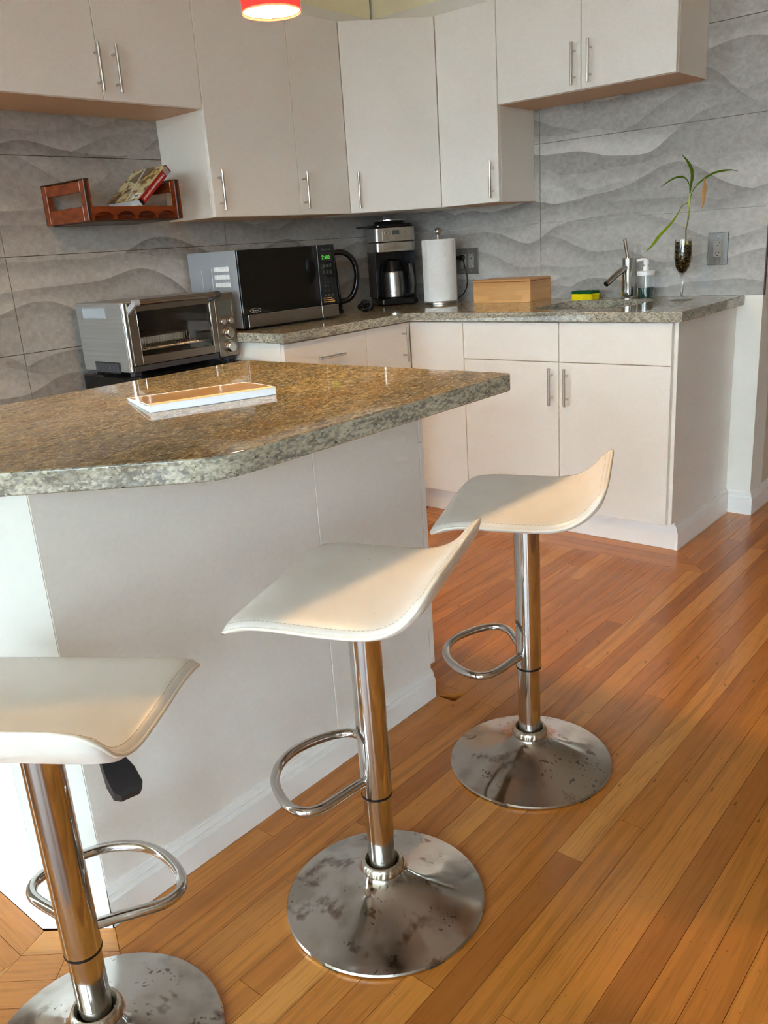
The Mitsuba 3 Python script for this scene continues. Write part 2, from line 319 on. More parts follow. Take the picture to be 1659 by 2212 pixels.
def boards(region, o, e, f, n0, n1, lo, hi, lmin=.7, lmax=1.9):
    """rows of width PW along direction e, stacked along f from o; clipped to the region"""
    o, e, f = (np.array(v, float) for v in (o, e, f))
    for r in range(n0, n1):
        s = lo - rng.uniform(0, lmax)
        while s < hi:
            t = s + rng.uniform(lmin, lmax)
            q = Polygon([o + e * a + f * b for a, b in ((s, r * PW), (t, r * PW), (t, (r + 1) * PW), (s, (r + 1) * PW))])
            g = q.intersection(region).buffer(-.00045, join_style='mitre')
            for poly in getattr(g, 'geoms', [g]):
                if poly.geom_type != 'Polygon' or poly.area < 3e-4: continue
                me = extr(poly, -.018, 0.)
                xy = me.vertices[:, :2] - o
                pid[0] += 1
                uvv = np.c_[xy @ e, (xy @ f) - (r + .5) * PW + 10. * pid[0]]
                add('floor__plank', me, 'oak', uv=uvv)
            s = t
boards(RA, (1.7185, 0), (0, 1), (1, 0), -19, 32, -4.3, 1.4)
boards(RB, c2, tg, nB, 0, 12, -.9, 1.2)
boards(RC, c1, (-1, 0), (0, -1), 0, 12, -.4, .8)
boards(RS, (1.842, -.5666), (-1, 0), (0, -1), 0, 3, -.3, 1.4)
boards(RE, (1.842, -.5666), (0, 1), (1, 0), 0, 3, -.3, 2)
boards(RI, (1.72, -1.9592), (-1, 0), (0, 1), 0, 1, -.1, .8)

# ------------------------------------------------------------------ cabinets
def pull(key, a, b, out, r=.0055, so=.030):
    """bar pull from a to b standing 'so' out of the door"""
    a, b, out = (np.array(v, float) for v in (a, b, out)); e = (b - a) / np.linalg.norm(b - a); Lh = np.linalg.norm(b - a)
    ms = [tube([a + out * so, a + out * so + e * .0008, b + out * so - e * .0008, b + out * so], [r * .8, r, r, r * .8], 14)]
    for s in (.19, .81): q = a + e * Lh * s; ms.append(rod(q, q + out * so, r * .72, 10))
    return add(key + '__handle', cat(ms), 'nickel', smooth=40)
DU, DD, ZU, ZS, ZUT = .2982, .62, 1.3476, 1.7287, 2.12
G = .0016
# uppers on the left wall (doors face +x)
def upper_left(label, y0, y1, z0, doors, z1=ZUT):
    t = thing('wall_cabinet', label, 'cabinet')
    add(t + '__body', bx(.001, DU - .0195, y0 + .0004, y1 - .0004, z0, z1), 'cabinet_carcass')
    add(t + '__underside', bx(.001, DU - .0195, y0 + .0004, y1 - .0004, z0 - .0012, z0 - .0002, 0), 'underside')
    for (a, b, hy) in doors:
        d = add(t + '__door', bx(DU - .0185, DU, a + G, b - G, z0 + .001, z1), 'white')
        if hy is not None: pull(d, (DU, hy, z0 + .022), (DU, hy, z0 + .170), (1, 0, 0))
    return t
upper_left('short white double-door wall cabinet hung high above the wooden rack', -2.170, -1.3726, ZS, [(-2.170, -1.790, -1.802), (-1.790, -1.3726, -1.733)], 2.5)
upper_left('white wall cabinet at the far left edge, cut off by the frame', -2.56, -2.170, ZS, [(-2.56, -2.170, -2.53)], 2.5)
upper_left('tall white single-door wall cabinet with its white side toward the wooden rack', -1.3726, -.905, ZU, [(-1.3726, -.905, -1.340)])
upper_left('narrow tall white wall cabinet left of the corner cabinet, greyer in shade', -.905, -.5945, ZU, [(-.905, -.5945, -.882)])
# diagonal corner cabinet
t = thing('corner_wall_cabinet', 'white diagonal corner wall cabinet above the coffee maker', 'cabinet')
XC = .5914
add(t + '__body', extr(Polygon([(.001, -.001), (.001, -.594), (DU - .0195, -.594), (XC - .0005, -DU + .0195), (XC - .0005, -.001)]), ZU, ZUT), 'cabinet_carcass')
ca, cb = np.array([DU, -.5945]), np.array([XC, -DU]); ce = (cb - ca) / np.linalg.norm(cb - ca); cn = np.array([ce[1], -ce[0]])
LW = np.linalg.norm(cb - ca)
Mc = axes((ca[0], ca[1], 0), (*ce, 0), (*cn, 0), (0, 0, 1))
Mc[:3, 1] = (*(-cn), 0) if np.linalg.det(Mc[:3, :3]) < 0 else Mc[:3, 1]
d = add(t + '__door', tf(bx(.002, LW - .002, -.0185 if Mc[0, 1] * cn[0] > 0 else 0, 0 if Mc[0, 1] * cn[0] > 0 else .0185, ZU + .001, ZUT), Mc), 'white')
hp = ca + ce * .045
pull(d, (hp[0], hp[1], ZU + .02), (hp[0], hp[1], ZU + .168), (cn[0], cn[1], 0))
# uppers on the right wall (doors face -y)
def upper_right(label, x0, x1, z0, doors, z1=ZUT):
    t = thing('wall_cabinet', label, 'cabinet')
    add(t + '__body', bx(x0 + .0004, x1 - .0004, -DU + .0195, -.001, z0, z1), 'cabinet_carcass')
    add(t + '__underside', bx(x0 + .0004, x1 - .0004, -DU + .0195, -.001, z0 - .0012, z0 - .0002, 0), 'underside')
    for (a, b, hx) in doors:
        d = add(t + '__door', bx(a + G, b - G, -DU, -DU + .0185, z0 + .001, z1), 'white')
        pull(d, (hx, -DU, z0 + .018), (hx, -DU, z0 + .168), (0, -1, 0))
upper_right('narrow tall white wall cabinet right of the corner cabinet', XC, .8998, ZU, [(XC, .8998, .872)])
upper_right('short white double-door wall cabinet hung high above the sink', .8998, 1.6636, ZS, [(.8998, 1.2834, 1.258), (1.2834, 1.6636, 1.326)], 2.5)

# base cabinets
ZC = ZT - .0371
YL = -1.41
t = thing('base_cabinet', 'white drawer cabinet under the microwave, at the end of the counter', 'cabinet')
add(t + '__body', bx(.002, DD - .0195, -1.388, -.9145, .1124, ZC - .001), 'cabinet_carcass')
for z0, z1 in ((.7181, ZC - .006), (.42, .7181), (.1124, .42)):
    d = add(t + '__drawer', bx(DD - .0185, DD, -1.386, -.914 - G, z0 + G, z1 - G), 'white')
    zz = (z0 + z1) / 2; pull(d, (DD, -1.228, zz), (DD, -1.078, zz), (1, 0, 0))
add(t + '__toe_kick', bx(DD - .08, DD - .068, -1.386, -.915, 0, .1124), 'trim')
t = thing('corner_base_cabinet', 'white L-shaped corner base cabinet with a folding pair of doors', 'cabinet')
add(t + '__body', extr(Polygon([(.002, -.002), (.002, -.913), (DD - .0195, -.913), (DD - .0195, -DD + .0195), (.906, -DD + .0195), (.906, -.002)]), .1124, ZC - .001), 'cabinet_carcass')
d = add(t + '__door', bx(DD - .0185, DD, -.914 + G, -DD - .002, .1124, ZC - .006), 'white')
pull(d, (DD, -.672, .705), (DD, -.672, .854), (1, 0, 0))
add(t + '__door', bx(DD + .002, .9069 - G, -DD, -DD + .0185, .1124, ZC - .006), 'white')
add(t + '__toe_kick', cat(bx(DD - .08, DD - .068, -.913, -DD + .06, 0, .1124), bx(DD - .068, .9069, -.5666, -.5546, 0, .1124)), 'trim')
t = thing('sink_cabinet', 'white sink base cabinet with two blank drawer fronts over two handled doors', 'cabinet')
add(t + '__body', cat(bx(.9075, 1.8125, -.6, -.585, .113, ZC - .001), bx(.9075, .924, -.585, -.002, .113, ZC - .001), bx(1.796, 1.8125, -.585, -.002, .113, ZC - .001), bx(.924, 1.796, -.585, -.002, .113, .13), bx(.924, 1.796, -.016, -.002, .13, ZC - .001)), 'cabinet_carcass')
for a, b in ((.9069, 1.3601), (1.3601, 1.813)):
    add(t + '__drawer_front', bx(a + G, b - G, -DD, -DD + .0185, .7181 + G, ZC - .006), 'white')
for a, b, hx in ((.9069, 1.3601, 1.332), (1.3601, 1.813, 1.399)):
    d = add(t + '__door', bx(a + G, b - G, -DD, -DD + .0185, .1124, .7181 - G), 'white')
    pull(d, (hx, -DD, .548), (hx, -DD, .697), (0, -1, 0))
add(t + '__toe_kick', bx(.9075, 1.8275, -.5666, -.5546, 0, .1124), 'trim')
add(t + '__end_panel', cat(bx(1.8135, 1.8278, -.602, -.003, .1124, ZC - .001), bx(1.8135, 1.8278, -.5546, -.003, 0, .1124)), 'white')
baseboard('skirting', (1.8278, -.5666), (1.8278, -.003), (1, 0), parent=t, cut=(0, -1))

# worktop with the sink cut-out
D = .6494
XE = 1.8576
KX0, KX1_, KY0, KY1, SR = 1.165, 1.56, -.535, -.125, .09
hole = rrect(KX0, KX1_, KY0, KY1, SR)
out = Polygon([(.0015, -.0015), (.0015, YL), (D, YL), (D, -D), (XE, -D), (XE, -.0015)]).buffer(-.003).buffer(.003, quad_segs=3)
pl = out.difference(hole)
wt = cat(extr(out.buffer(-.0025).difference(hole), ZC, ZC + .003), extr(pl, ZC + .002, ZT - .003))
def slab_h(out, hole, z0, z1, c=.003):
    a = slab(out, z0, z1, c); top = a.face_normals[:, 2]
    keep = ~((np.abs(top) > .99) & (np.ptp(a.triangles[:, :, 2], axis=1) < 1e-9)); a.update_faces(keep)
    h = np.array(hole.exterior.coords)[:-1]; h = h if hole.exterior.is_ccw else h[::-1]; n = len(h)
    V = np.vstack([np.c_[h, np.full(n, z0)], np.c_[h, np.full(n, z1)]]); F = []
    for k in range(n): q = (k + 1) % n; F += [(k, n + q, q), (k, n + k, n + q)]
    inner = out.buffer(-c, join_style='mitre').difference(hole)
    return cat(a, trimesh.Trimesh(V, F, process=False), _cap(inner, z1, True), _cap(inner, z0, False))
add('countertop', slab_h(out, hole, ZC, ZT), 'granite', smooth=30, label='L-shaped speckled granite countertop along both walls, holding the sink', cat='countertop')

# ------------------------------------------------------------------ kitchen sink, faucet
def bowl(x0, x1, y0, y1, r, zt, zb, th=.0015):
    o = lambda g: rrect(x0 - g, x1 + g, y0 - g, y1 + g, r + g)
    rings = [(o(.012), zt), (o(.001), zt), (o(-.006), zt - .06), (o(-.012), zb + .04), (o(-.035), zb + .006), (o(-.06), zb)]
    P = [np.array([rg.exterior.interpolate(s, normalized=True).coords[0] for s in np.arange(72) / 72]) for rg, _ in rings]
    V = np.vstack([np.c_[a, np.full(72, z)] for a, (_, z) in zip(P, rings)]); V = np.vstack([V, [[(x0 + x1) / 2, (y0 + y1) / 2, zb - .003]]]); F = []
    for i in range(5):
        for k in range(72): q = (k + 1) % 72; F += [(i * 72 + k, (i + 1) * 72 + k, (i + 1) * 72 + q), (i * 72 + k, (i + 1) * 72 + q, i * 72 + q)]
    for k in range(72): F.append((5 * 72 + k, 6 * 72, 5 * 72 + (k + 1) % 72))
    return trimesh.Trimesh(V, F, process=False)
t = thing('kitchen_sink', 'stainless steel bowl sunk into the granite below the faucet', 'sink')
add(t + '__bowl', bowl(KX0 + .004, KX1_ - .004, KY0 + .004, KY1 - .004, SR, ZC - .0008, .73), 'steel', smooth=50)
add(t + '__drain', lathe([(0, .7285), (.03, .7285), (.042, .732), (.044, .7305), (.044, .728)], 28, ((KX0 + KX1_) / 2, (KY0 + KY1) / 2, 0)), 'chrome', smooth=40)
t = thing('faucet', 'chrome cylindrical kitchen faucet with a slanted spout and a thin upright lever', 'faucet')
FX, FY = 1.392, -.072
add(t + '__body', lathe([(0, ZT), (.031, ZT), (.031, ZT + .006), (.027, ZT + .009), (.027, 1.078), (.0255, 1.082), (0, 1.083)], 36, (FX, FY, 0)), 'chrome', smooth=35)
sp = spline([(FX, FY - .01, 1.045), (FX - .012, FY - .05, 1.030), (FX - .028, FY - .09, 1.006), (FX - .040, FY - .127, .984)], 14)
add(t + '__spout', tube(sp, .0122, 18), 'chrome', smooth=40)
add(t + '__spout_tip', tube([sp[-1] - (sp[-1] - sp[-2]) * .05, sp[-1] + (sp[-1] - sp[-2]) * .1], .0098, 16), 'black', smooth=40)
add(t + '__lever', tube([(FX - .002, FY, 1.078), (FX - .004, FY - .002, 1.09), (FX - .014, FY - .012, 1.158), (FX - .0145, FY - .0125, 1.16)], [.009, .008, .0078, .005], 14), 'chrome', smooth=40)

# ------------------------------------------------------------------ island
ZI, TI = .9006, .0406
XI0, XI1, YI, XB, YB = 1.02, 1.957, -1.9192, 1.7046, -1.9642
cc = [(XI0, YI), (XI0 - .02, -3.16), (1.535, -3.16), (1.695, -3.014), (1.905, -2.829)]
arc = [(1.925, -2.810), (1.941, -2.792), (1.951, -2.770), (1.956, -2.745)]
top = Polygon([(XI0, YI), (XI0 - .02, -3.16), (1.535, -3.16), *cc[3:], *arc, (XI1, -2.72), (XI1, YI - .012), (XI1 - .004, YI - .004), (XI1 - .012, YI)])
add('bar_countertop', slab(top, ZI - TI, ZI, .004), 'granite', smooth=30, label='polished brown granite island top with a clipped corner, white binder on it', cat='countertop')
t = thing('island', 'white panelled kitchen island base under the brown granite top', 'island')
body = Polygon([(1.12, YB + .006), (1.12, -3.062), (1.6, -3.062), (1.7046, -2.9845), (1.7046, YB + .006)])
add(t + '__body', extr(body.buffer(-.004), 0, ZI - TI - .0005), 'cabinet_carcass')
zt_ = ZI - TI - .001
add(t + '__side_panel', bx(XB - .004, XB, -2.3395, YB, 0, zt_), 'white')
add(t + '__side_panel', bx(XB - .004, XB, -2.9835, -2.3405, 0, zt_), 'white')
def wallface(a, b, th=.004):
    a, b = np.array(a), np.array(b); e = (b - a) / np.linalg.norm(b - a); n = np.array([e[1], -e[0]])
    return extr(Polygon([a, b, b - n * th, a - n * th]), 0, zt_)
add(t + '__side_panel', wallface((1.6, -3.062), (1.7046, -2.9845)), 'island_paint_dimmed')
add(t + '__side_panel', wallface((1.121, -3.062), (1.599, -3.062)), 'island_paint_dimmed')
add(t + '__drawer_front', bx(1.15, XB - .001, YB + .003, YB + .021, .722, zt_ - .006), 'white')
add(t + '__door', bx(1.15, XB - .001, YB + .003, YB + .021, .095, .719), 'white')
tn = math.tan(math.atan2(.0775, .1046) / 2)
tA = math.tan((math.pi / 2 - math.atan2(.1046, .0775)) / 1 * .5)
baseboard('skirting', (XB, YB + .0), (XB, -2.9845), (1, 0), h=.082, parent=t, cut=(0, .36))
e_ = np.array([1.6 - 1.7046, -3.062 + 2.9845]); e_ /= np.linalg.norm(e_)
baseboard('skirting', (1.7046, -2.9845), (1.6, -3.062), (-e_[1] if -e_[1] > 0 else e_[1], e_[0] if e_[0] < 0 else -e_[0]), h=.082, parent=t, cut=(-.36, .36))
baseboard('skirting', (1.6, -3.062), (1.121, -3.062), (0, -1), h=.082, parent=t, cut=(-.36, 0))

# ------------------------------------------------------------------ bar stools
SW = .377
prof_pts = np.array([(.178, -.028), (.166, -.018), (.145, -.007), (.115, -.001), (.07, .0), (.02, -.002), (-.03, -.003), (-.075, -.001), (-.108, .008), (-.135, .025), (-.156, .048), (-.175, .077)])
def seat_meshes():
    P = spline(prof_pts, 64); d = np.gradient(P, axis=0); d /= np.linalg.norm(d, axis=1, keepdims=True); nn = np.c_[d[:, 1], -d[:, 0]]
    nn = np.where(nn[:, 1:] < 0, -nn, nn); nn[:, :] = nn
    s = np.r_[0, np.cumsum(np.linalg.norm(np.diff(P, axis=0), axis=1))]; Lt = s[-1]
    W = np.linspace(-1, 1, 41); rad = .045
    def half(si):
        e = min(si, Lt - si)
        return SW / 2 - (rad - math.sqrt(max(rad * rad - (rad - e) ** 2, 0)) if e < rad else 0)
    hw = np.array([half(x) for x in s])
    th = .0118
    V = []
    for sign in (1, -1):
        for i in range(64):
            ends = min(s[i], Lt - s[i]); endf = min(1, .35 + ends / .03 * .65)
            for wv in W:
                k = th * (max(0, 1 - abs(wv) ** 10) ** .5 * .75 + .25) * endf
                c = np.array([P[i, 0], wv * hw[i], P[i, 1] - .010]); off = np.array([nn[i, 0], 0, nn[i, 1]]) * k * sign
                V.append(c + off)
    n, m = 64, 41; F = []
    idx = lambda q, i, j: q * n * m + i * m + j
    for i in range(n - 1):
        for j in range(m - 1):
            F += [(idx(0, i, j), idx(0, i + 1, j), idx(0, i + 1, j + 1)), (idx(0, i, j), idx(0, i + 1, j + 1), idx(0, i, j + 1))]
            F += [(idx(1, i, j), idx(1, i + 1, j + 1), idx(1, i + 1, j)), (idx(1, i, j), idx(1, i, j + 1), idx(1, i + 1, j + 1))]
    rim = [(i, 0) for i in range(n)] + [(n - 1, j) for j in range(1, m)] + [(i, m - 1) for i in range(n - 2, -1, -1)] + [(0, j) for j in range(m - 2, 0, -1)]
    for (a, b), (c, e) in zip(rim, rim[1:] + rim[:1]):
        F += [(idx(0, a, b), idx(0, c, e), idx(1, c, e)), (idx(0, a, b), idx(1, c, e), idx(1, a, b))]
    me = trimesh.Trimesh(V, F, process=False); me.fix_normals()
    V = np.array(V)
    rimc = np.array([(V[idx(0, a, b)] + V[idx(1, a, b)]) / 2 for a, b in rim])
    pipe = tube(rimc[::2], .0032, 8, closed=True)
    # stitches on the upper face a little inside the rim
    st = []
    from scipy.interpolate import interp1d
    path = []
    ii = [i for i in range(n) if .012 < s[i] < Lt - .012]
    for i in ii: path.append((i, -1))
    for j in np.linspace(-1, 1, 30): path.append((ii[-1], j))
    for i in ii[::-1]: path.append((i, 1))
    for j in np.linspace(1, -1, 30): path.append((ii[0], j))
    pts = []
    for i, wv in path:
        w2 = wv * (hw[i] - .010) / hw[i]; k = th * (max(0, 1 - abs(w2) ** 10) ** .5 * .75 + .25) * min(1, .35 + min(s[i], Lt - s[i]) / .03 * .65) + .0002
        pts.append(np.array([P[i, 0], w2 * hw[i], P[i, 1] - .010]) + np.array([nn[i, 0], 0, nn[i, 1]]) * k)
    pts = np.array(pts); dd = np.r_[0, np.cumsum(np.linalg.norm(np.diff(pts, axis=0), axis=1))]
    f = interp1d(dd, pts, axis=0)
    for a in np.arange(0, dd[-1] - .006, .0075): st.append(tube([f(a), f(a + .0045)], .0006, 4))
    return me, pipe, cat(st)
seat_m, pipe_m, stitch_m = seat_meshes()
SEAT = {k: None for k in ('seat', 'piping', 'stitching')}
def stool_parts(h, zs, la):
    """shapes of one stool around its own axis, front toward +x; h: bottom of the outer tube"""
    arm = [(.012, .012), (.0225, .032), (.033, .052), (.0425, .072), (.053, .093), (.069, .116), (.091, .126), (.116, .120), (.152, .09), (.180, .05)]
    foot = spline([(a, b, 0) for a, b in arm] + [(.191, 0, 0)] + [(a, -b, 0) for a, b in arm[::-1]], 80)
    foot[:, 2] += h + .030
    zc = .094
    base = [(0, .0), (.176, .0), (.1885, .0035), (.1905, .0075), (.188, .0105), (.17, .0155), (.14, .0225), (.11, .0315), (.08, .0435), (.06, .0535), (.047, .0625), (.040, .0705), (.037, .0765), (.037, .079), (0, .079)]
    def col():
        n = 96; V = []; rings = [(.030, .069), (.0375, .069), (.0385, .072), (.0360, .0745), (.0390, .0765), (.0408, .081), (.0412, .0855), (.0400, .090), (.037, .0955), (.0325, zc + .003), (.0285, zc - .006)]
        for i, (r, z) in enumerate(rings):
            for k in range(n):
                a = 2 * math.pi * k / n; b = .0024 * max(0, math.cos(a * 20)) if i in (5, 6) else .001 * max(0, math.cos(a * 20)) if i == 7 else 0
                V.append(((r - b) * math.cos(a), (r - b) * math.sin(a), z))
        F = []
        for i in range(len(rings) - 1):
            for k in range(n): q = (k + 1) % n; F += [(i * n + k, i * n + q, (i + 1) * n + q), (i * n + k, (i + 1) * n + q, (i + 1) * n + k)]
        return trimesh.Trimesh(V, F, process=False)
    pad = cat([tf(bx(.160, .1885, -.016, .016, .0003, .0036), frame((0, 0), a)) for a in np.arange(6) * math.pi / 3 + .3])
    zb = zs - .030
    lev = [(-.02, -.03, zb - .008), (-.03, -.10, zb - .012), (-.042, -.128, zb - .018)]
    def paddle():
        a, b = np.array([-.040, -.122, zb - .014]), np.array([-.092, -.176, zb - .044])
        e = (b - a) / np.linalg.norm(b - a); s = np.cross(e, [0, 0, 1]); s /= np.linalg.norm(s); u = np.cross(s, e)
        P = []
        for t_, wd, th in ((0, .009, .006), (.15, .013, .009), (.6, .019, .010), (.9, .019, .008), (1.0, .012, .005)):
            for sw in (-1, 1):
                for su in (-1, 1): P.append(a + e * t_ * np.linalg.norm(b - a) + s * sw * wd + u * su * th)
        return tf(hull(P).subdivide(), frame((0, 0), la))
    return [('base', lathe(base, 72), 'dirty_chrome', 30), ('foot_pad', pad, 'black_matte', False), ('collar', col(), 'brass', 50),
            ('lower_tube', lathe([(0, .06), (.0255, .06), (.0255, h + .01), (0, h + .01)], 40), 'chrome', 40),
            ('upper_tube', lathe([(.026, h), (.0283, h), (.0283, zs - .024), (0, zs - .024)], 40), 'chrome', 40),
            ('ring', lathe([(.0256, h - .0045), (.0289, h - .0045), (.0289, h - .0005), (.0256, h - .0005)], 40), 'black', 40),
            ('footrest', tube(foot, .0088, 14), 'chrome', 50), ('mount_plate', bx(-.09, .09, -.07, .07, zs - .0285, zs - .0225, .002), 'black_matte', False),
            ('lever', tf(tube(spline(lev, 8), .0045, 10), frame((0, 0), la)), 'nickel', 40), ('lever_grip', paddle(), 'black_matte', 35)]
STOOLS = [((1.937, -3.148), 122.5, .211, .631, 'white bar stool nearest the camera, cropped by the left edge, its back turned to us'),
          ((2.091, -2.630), 201.2, .246, .664, 'white bar stool in the middle of the three, beside the long white island panel'),
          ((2.0862, -2.0815), 203.3, .258, .664, 'white bar stool farthest from the camera, in front of the sink cabinet')]
for c, yaw, h, zs, lab in STOOLS:
    t = thing('bar_stool', lab, 'stool', 'white bar stools at the island')
    To = T().translate([c[0], c[1], 0]).rotate([0, 0, 1], yaw)
    Ts = T().translate([c[0], c[1], zs]).rotate([0, 0, 1], yaw)
    for nm, me, m, sm in (('seat', seat_m, 'leather', 60), ('piping', pipe_m, 'leather_edge', 60), ('stitching', stitch_m, 'thread', False)):
        if SEAT[nm] is None: SEAT[nm] = mikit.ply(me, 'mat_' + m, sm)
        k = 'seat' if nm == 'seat' else 'seat__' + nm
        sk = add(t + '__' + k, SEAT[nm], m, to=Ts)
        if nm == 'stitching': tag(sk, kind='stuff')
    for nm, me, m, sm in stool_parts(h, zs, 0 if yaw < 180 else math.radians(22)): add(t + '__' + nm, me, m, smooth=sm, to=To)

# ------------------------------------------------------------------ pendant lamp
PX, PY, PZ = 1.49, -2.128, 1.703
t = thing('pendant_lamp', 'red glass pendant lamp glowing white from below, over the island', 'lamp')
sh = [(.0642, 0), (.0648, .03), (.063, .09), (.058, .15), (.045, .195), (.024, .215), (.015, .217)]
add(t + '__shade', lathe([(r, z + PZ) for r, z in sh], 48, (PX, PY, 0)), 'red_shade', smooth=50, emitter={'type': 'area', 'radiance': {'type': 'rgb', 'value': list(LAMP['shade'])}})
em = lambda s: {'type': 'area', 'radiance': {'type': 'rgb', 'value': [s * c for c in LAMP['rgb']]}}
dm = trimesh.creation.revolve([(0, 0), (.03, .001), (.0625, .003)], sections=40); dm.apply_translation((PX, PY, PZ + .0015))
if dm.face_normals[:, 2].mean() > 0: dm.invert()
add(t + '__diffuser', dm, 'plastic_white', smooth=40, emitter=em(LAMP['disc']))
bm = trimesh.creation.icosphere(subdivisions=3, radius=.032); bm.apply_translation((PX, PY, PZ + .085))
add(t + '__bulb', bm, 'plastic_white', smooth=True)
add(t + '__cap', lathe([(0, PZ + .212), (.02, PZ + .212), (.02, PZ + .25), (.006, PZ + .262), (0, PZ + .262)], 24, (PX, PY, 0)), 'nickel', smooth=40)
add(t + '__cord', rod((PX, PY, PZ + .26), (PX, PY, CEIL - .02), .003, 8), 'black')
add(t + '__canopy', cyl(.06, CEIL - .025, CEIL - .0005, (PX, PY)), 'nickel', smooth=40)

# ------------------------------------------------------------------ wall outlets
def outlet_plate(x0, x1, z0, z1, label, gangs):
    t = thing('wall_outlet', label, 'outlet')
    add(t + '__plate', tf(slab(rrect(x0, x1, z0, z1, .003), 0, .006, .002), axes((0, 0, 0), (1, 0, 0), (0, 0, 1), (0, -1, 0))), 'outlet_plate', smooth=30)
    for cx in gangs:
        zc = (z0 + z1) / 2
        r = add(t + '__receptacle', bx(cx - .0165, cx + .0165, -.0078, -.005, zc - .033, zc + .033, .0012), 'outlet_face')
        for dz in (.019, -.019):
            add(r + '__slots', cat(bx(cx - .0075, cx - .0055, -.0081, -.0076, zc + dz + .001, zc + dz + .008, 0), bx(cx + .0055, cx + .0075, -.0081, -.0076, zc + dz + .002, zc + dz + .008, 0), tf(cyl(.0025, 0, .0006, n=12), axes((cx, -.0076, zc + dz - .006), (1, 0, 0), (0, 0, 1), (0, -1, 0)))), 'black')
        for dz in (.048, -.048):
            add(t + '__screw', tf(cyl(.0028, 0, .0012, n=12), axes((cx, -.0055, zc + dz), (1, 0, 0), (0, 0, 1), (0, -1, 0))), 'nickel')
outlet_plate(1.700, 1.780, 1.036, 1.161, 'grey single wall outlet right of the plant in the wine glass', [1.74])
outlet_plate(.453, .583, 1.038, 1.161, 'grey double wall outlet behind the paper towel roll, with a black plug', [.495, .541])

# ------------------------------------------------------------------ plug and coffee maker cord
t = thing('power_cord', 'black plug and cord hanging from the double wall outlet', 'cord')
add(t + '__plug', cat(bx(.484, .508, -.033, -.0083, 1.105, 1.13, .005), tf(cyl(.008, 0, .02, n=14), axes((.484, -.024, 1.118), (0, 0, 1), (0, 1, 0), (-1, 0, 0)))), 'black', smooth=30)
add(t + '__cord', cat(tube(spline([(.470, -.024, 1.118), (.452, -.026, 1.108), (.447, -.028, 1.06), (.445, -.03, .99), (.43, -.03, .93), (.36, -.035, .9185), (.30, -.04, .9185)], 36), .003, 8), tube(spline([(.503, -.02, 1.106), (.508, -.014, 1.07), (.517, -.012, 1.0), (.50, -.016, .95), (.455, -.03, .919), (.40, -.045, .9185)], 30), .0025, 8)), 'black', smooth=60)

# ------------------------------------------------------------------ paper towels
HX, HY = .492, -.205
t = thing('paper_towel_holder', 'brushed metal paper towel holder with a round knob on top', 'holder')
add(t + '__base', lathe([(0, ZT), (.084, ZT), (.085, ZT + .004), (.083, ZT + .011), (.078, ZT + .0135), (0, ZT + .0135)], 48, (HX, HY, 0)), 'nickel', smooth=35)
add(t + '__pole', cyl(.006, ZT + .013, 1.232, (HX, HY), 16), 'nickel', smooth=40)
kb = [(0, 1.228)] + [(.017 * math.sin(a), 1.248 - .017 * math.cos(a)) for a in np.linspace(.4, math.pi, 14)]
add(t + '__knob', lathe(kb, 24, (HX, HY, 0)), 'nickel', smooth=60)
th_ = np.linspace(0, 2 * math.pi, 73)[:-1]
oc = np.c_[.0795 * np.cos(th_), .0795 * np.sin(th_)]
rr = Polygon(oc).union(Polygon([(.0795 * math.cos(a), .0795 * math.sin(a)) for a in (-1.15, -1.0)] + [(.0815 * math.cos(-1.12), .0815 * math.sin(-1.12))]))
roll = slab_h(Polygon(oc), Polygon(oc * .26), ZT + .0142, ZT + .0142 + .283, .003)
sheet = [(.0800 * math.cos(a), .0800 * math.sin(a)) for a in np.linspace(-1.25, 1.9, 40)]
sm_ = extr(LineString(sheet).buffer(.0009), ZT + .016, ZT + .0142 + .2825)
fl_ = extr(LineString([(.0800 * math.cos(-1.25), .0800 * math.sin(-1.25)), (.0815 * math.cos(-1.40), .0815 * math.sin(-1.40))]).buffer(.0008), ZT + .016, ZT + .0142 + .2825)
tt = thing('paper_towel_roll', 'thick white paper towel roll standing on its metal holder', 'paper towel')
add(tt + '__roll', tf(roll, frame((HX, HY))), 'paper', smooth=40)
add(tt + '__loose_sheet', tf(cat(sm_, fl_), frame((HX, HY), -.25)), 'paper', smooth=40)

# ------------------------------------------------------------------ coffee maker
CM = frame((.178, -.182), math.radians(-38))          # local +x = front
t = thing('coffee_maker', 'black and brushed steel coffee maker with a thermal carafe in the corner', 'coffee maker')
cw = .205
add(t + '__base', tf(cat(slab(rrect(-.105, .125, -cw / 2, cw / 2, .03), ZT + .003, ZT + .032, .006), cyl(.062, ZT + .03, ZT + .036, (.05, 0))), CM), 'black', smooth=30)
add(t + '__tower', tf(bx(-.105, -.015, -cw / 2, cw / 2, ZT + .03, 1.175, .008), CM), 'black', smooth=30)
for s in (-1, 1):
    add(t + '__side_panel', tf(bx(-.10, .088, s * cw / 2 - .004 * (s > 0), s * cw / 2 + .004 * (s < 0) , ZT + .034, 1.175, .0015), CM), 'dark_grey')
head = slab(rrect(-.105, .108, -cw / 2 - .001, cw / 2 + .001, .022), 1.168, 1.2135, .003)
head2 = slab(rrect(-.105, .108, -cw / 2 - .001, cw / 2 + .001, .022), 1.2155, 1.283, .004)
add(t + '__brew_head', tf(head, CM), 'steel', smooth=30)
add(t + '__control_head', tf(head2, CM), 'steel', smooth=30)
add(t + '__hopper', tf(cat(slab(rrect(-.10, .095, -cw / 2 + .004, cw / 2 - .004, .03), 1.283, 1.298, .004), tf(lathe([(0, 1.297), (.078, 1.297), (.075, 1.312), (.07, 1.318), (0, 1.319)], 36), frame((0, 0)))), CM), 'black_gloss', smooth=30)
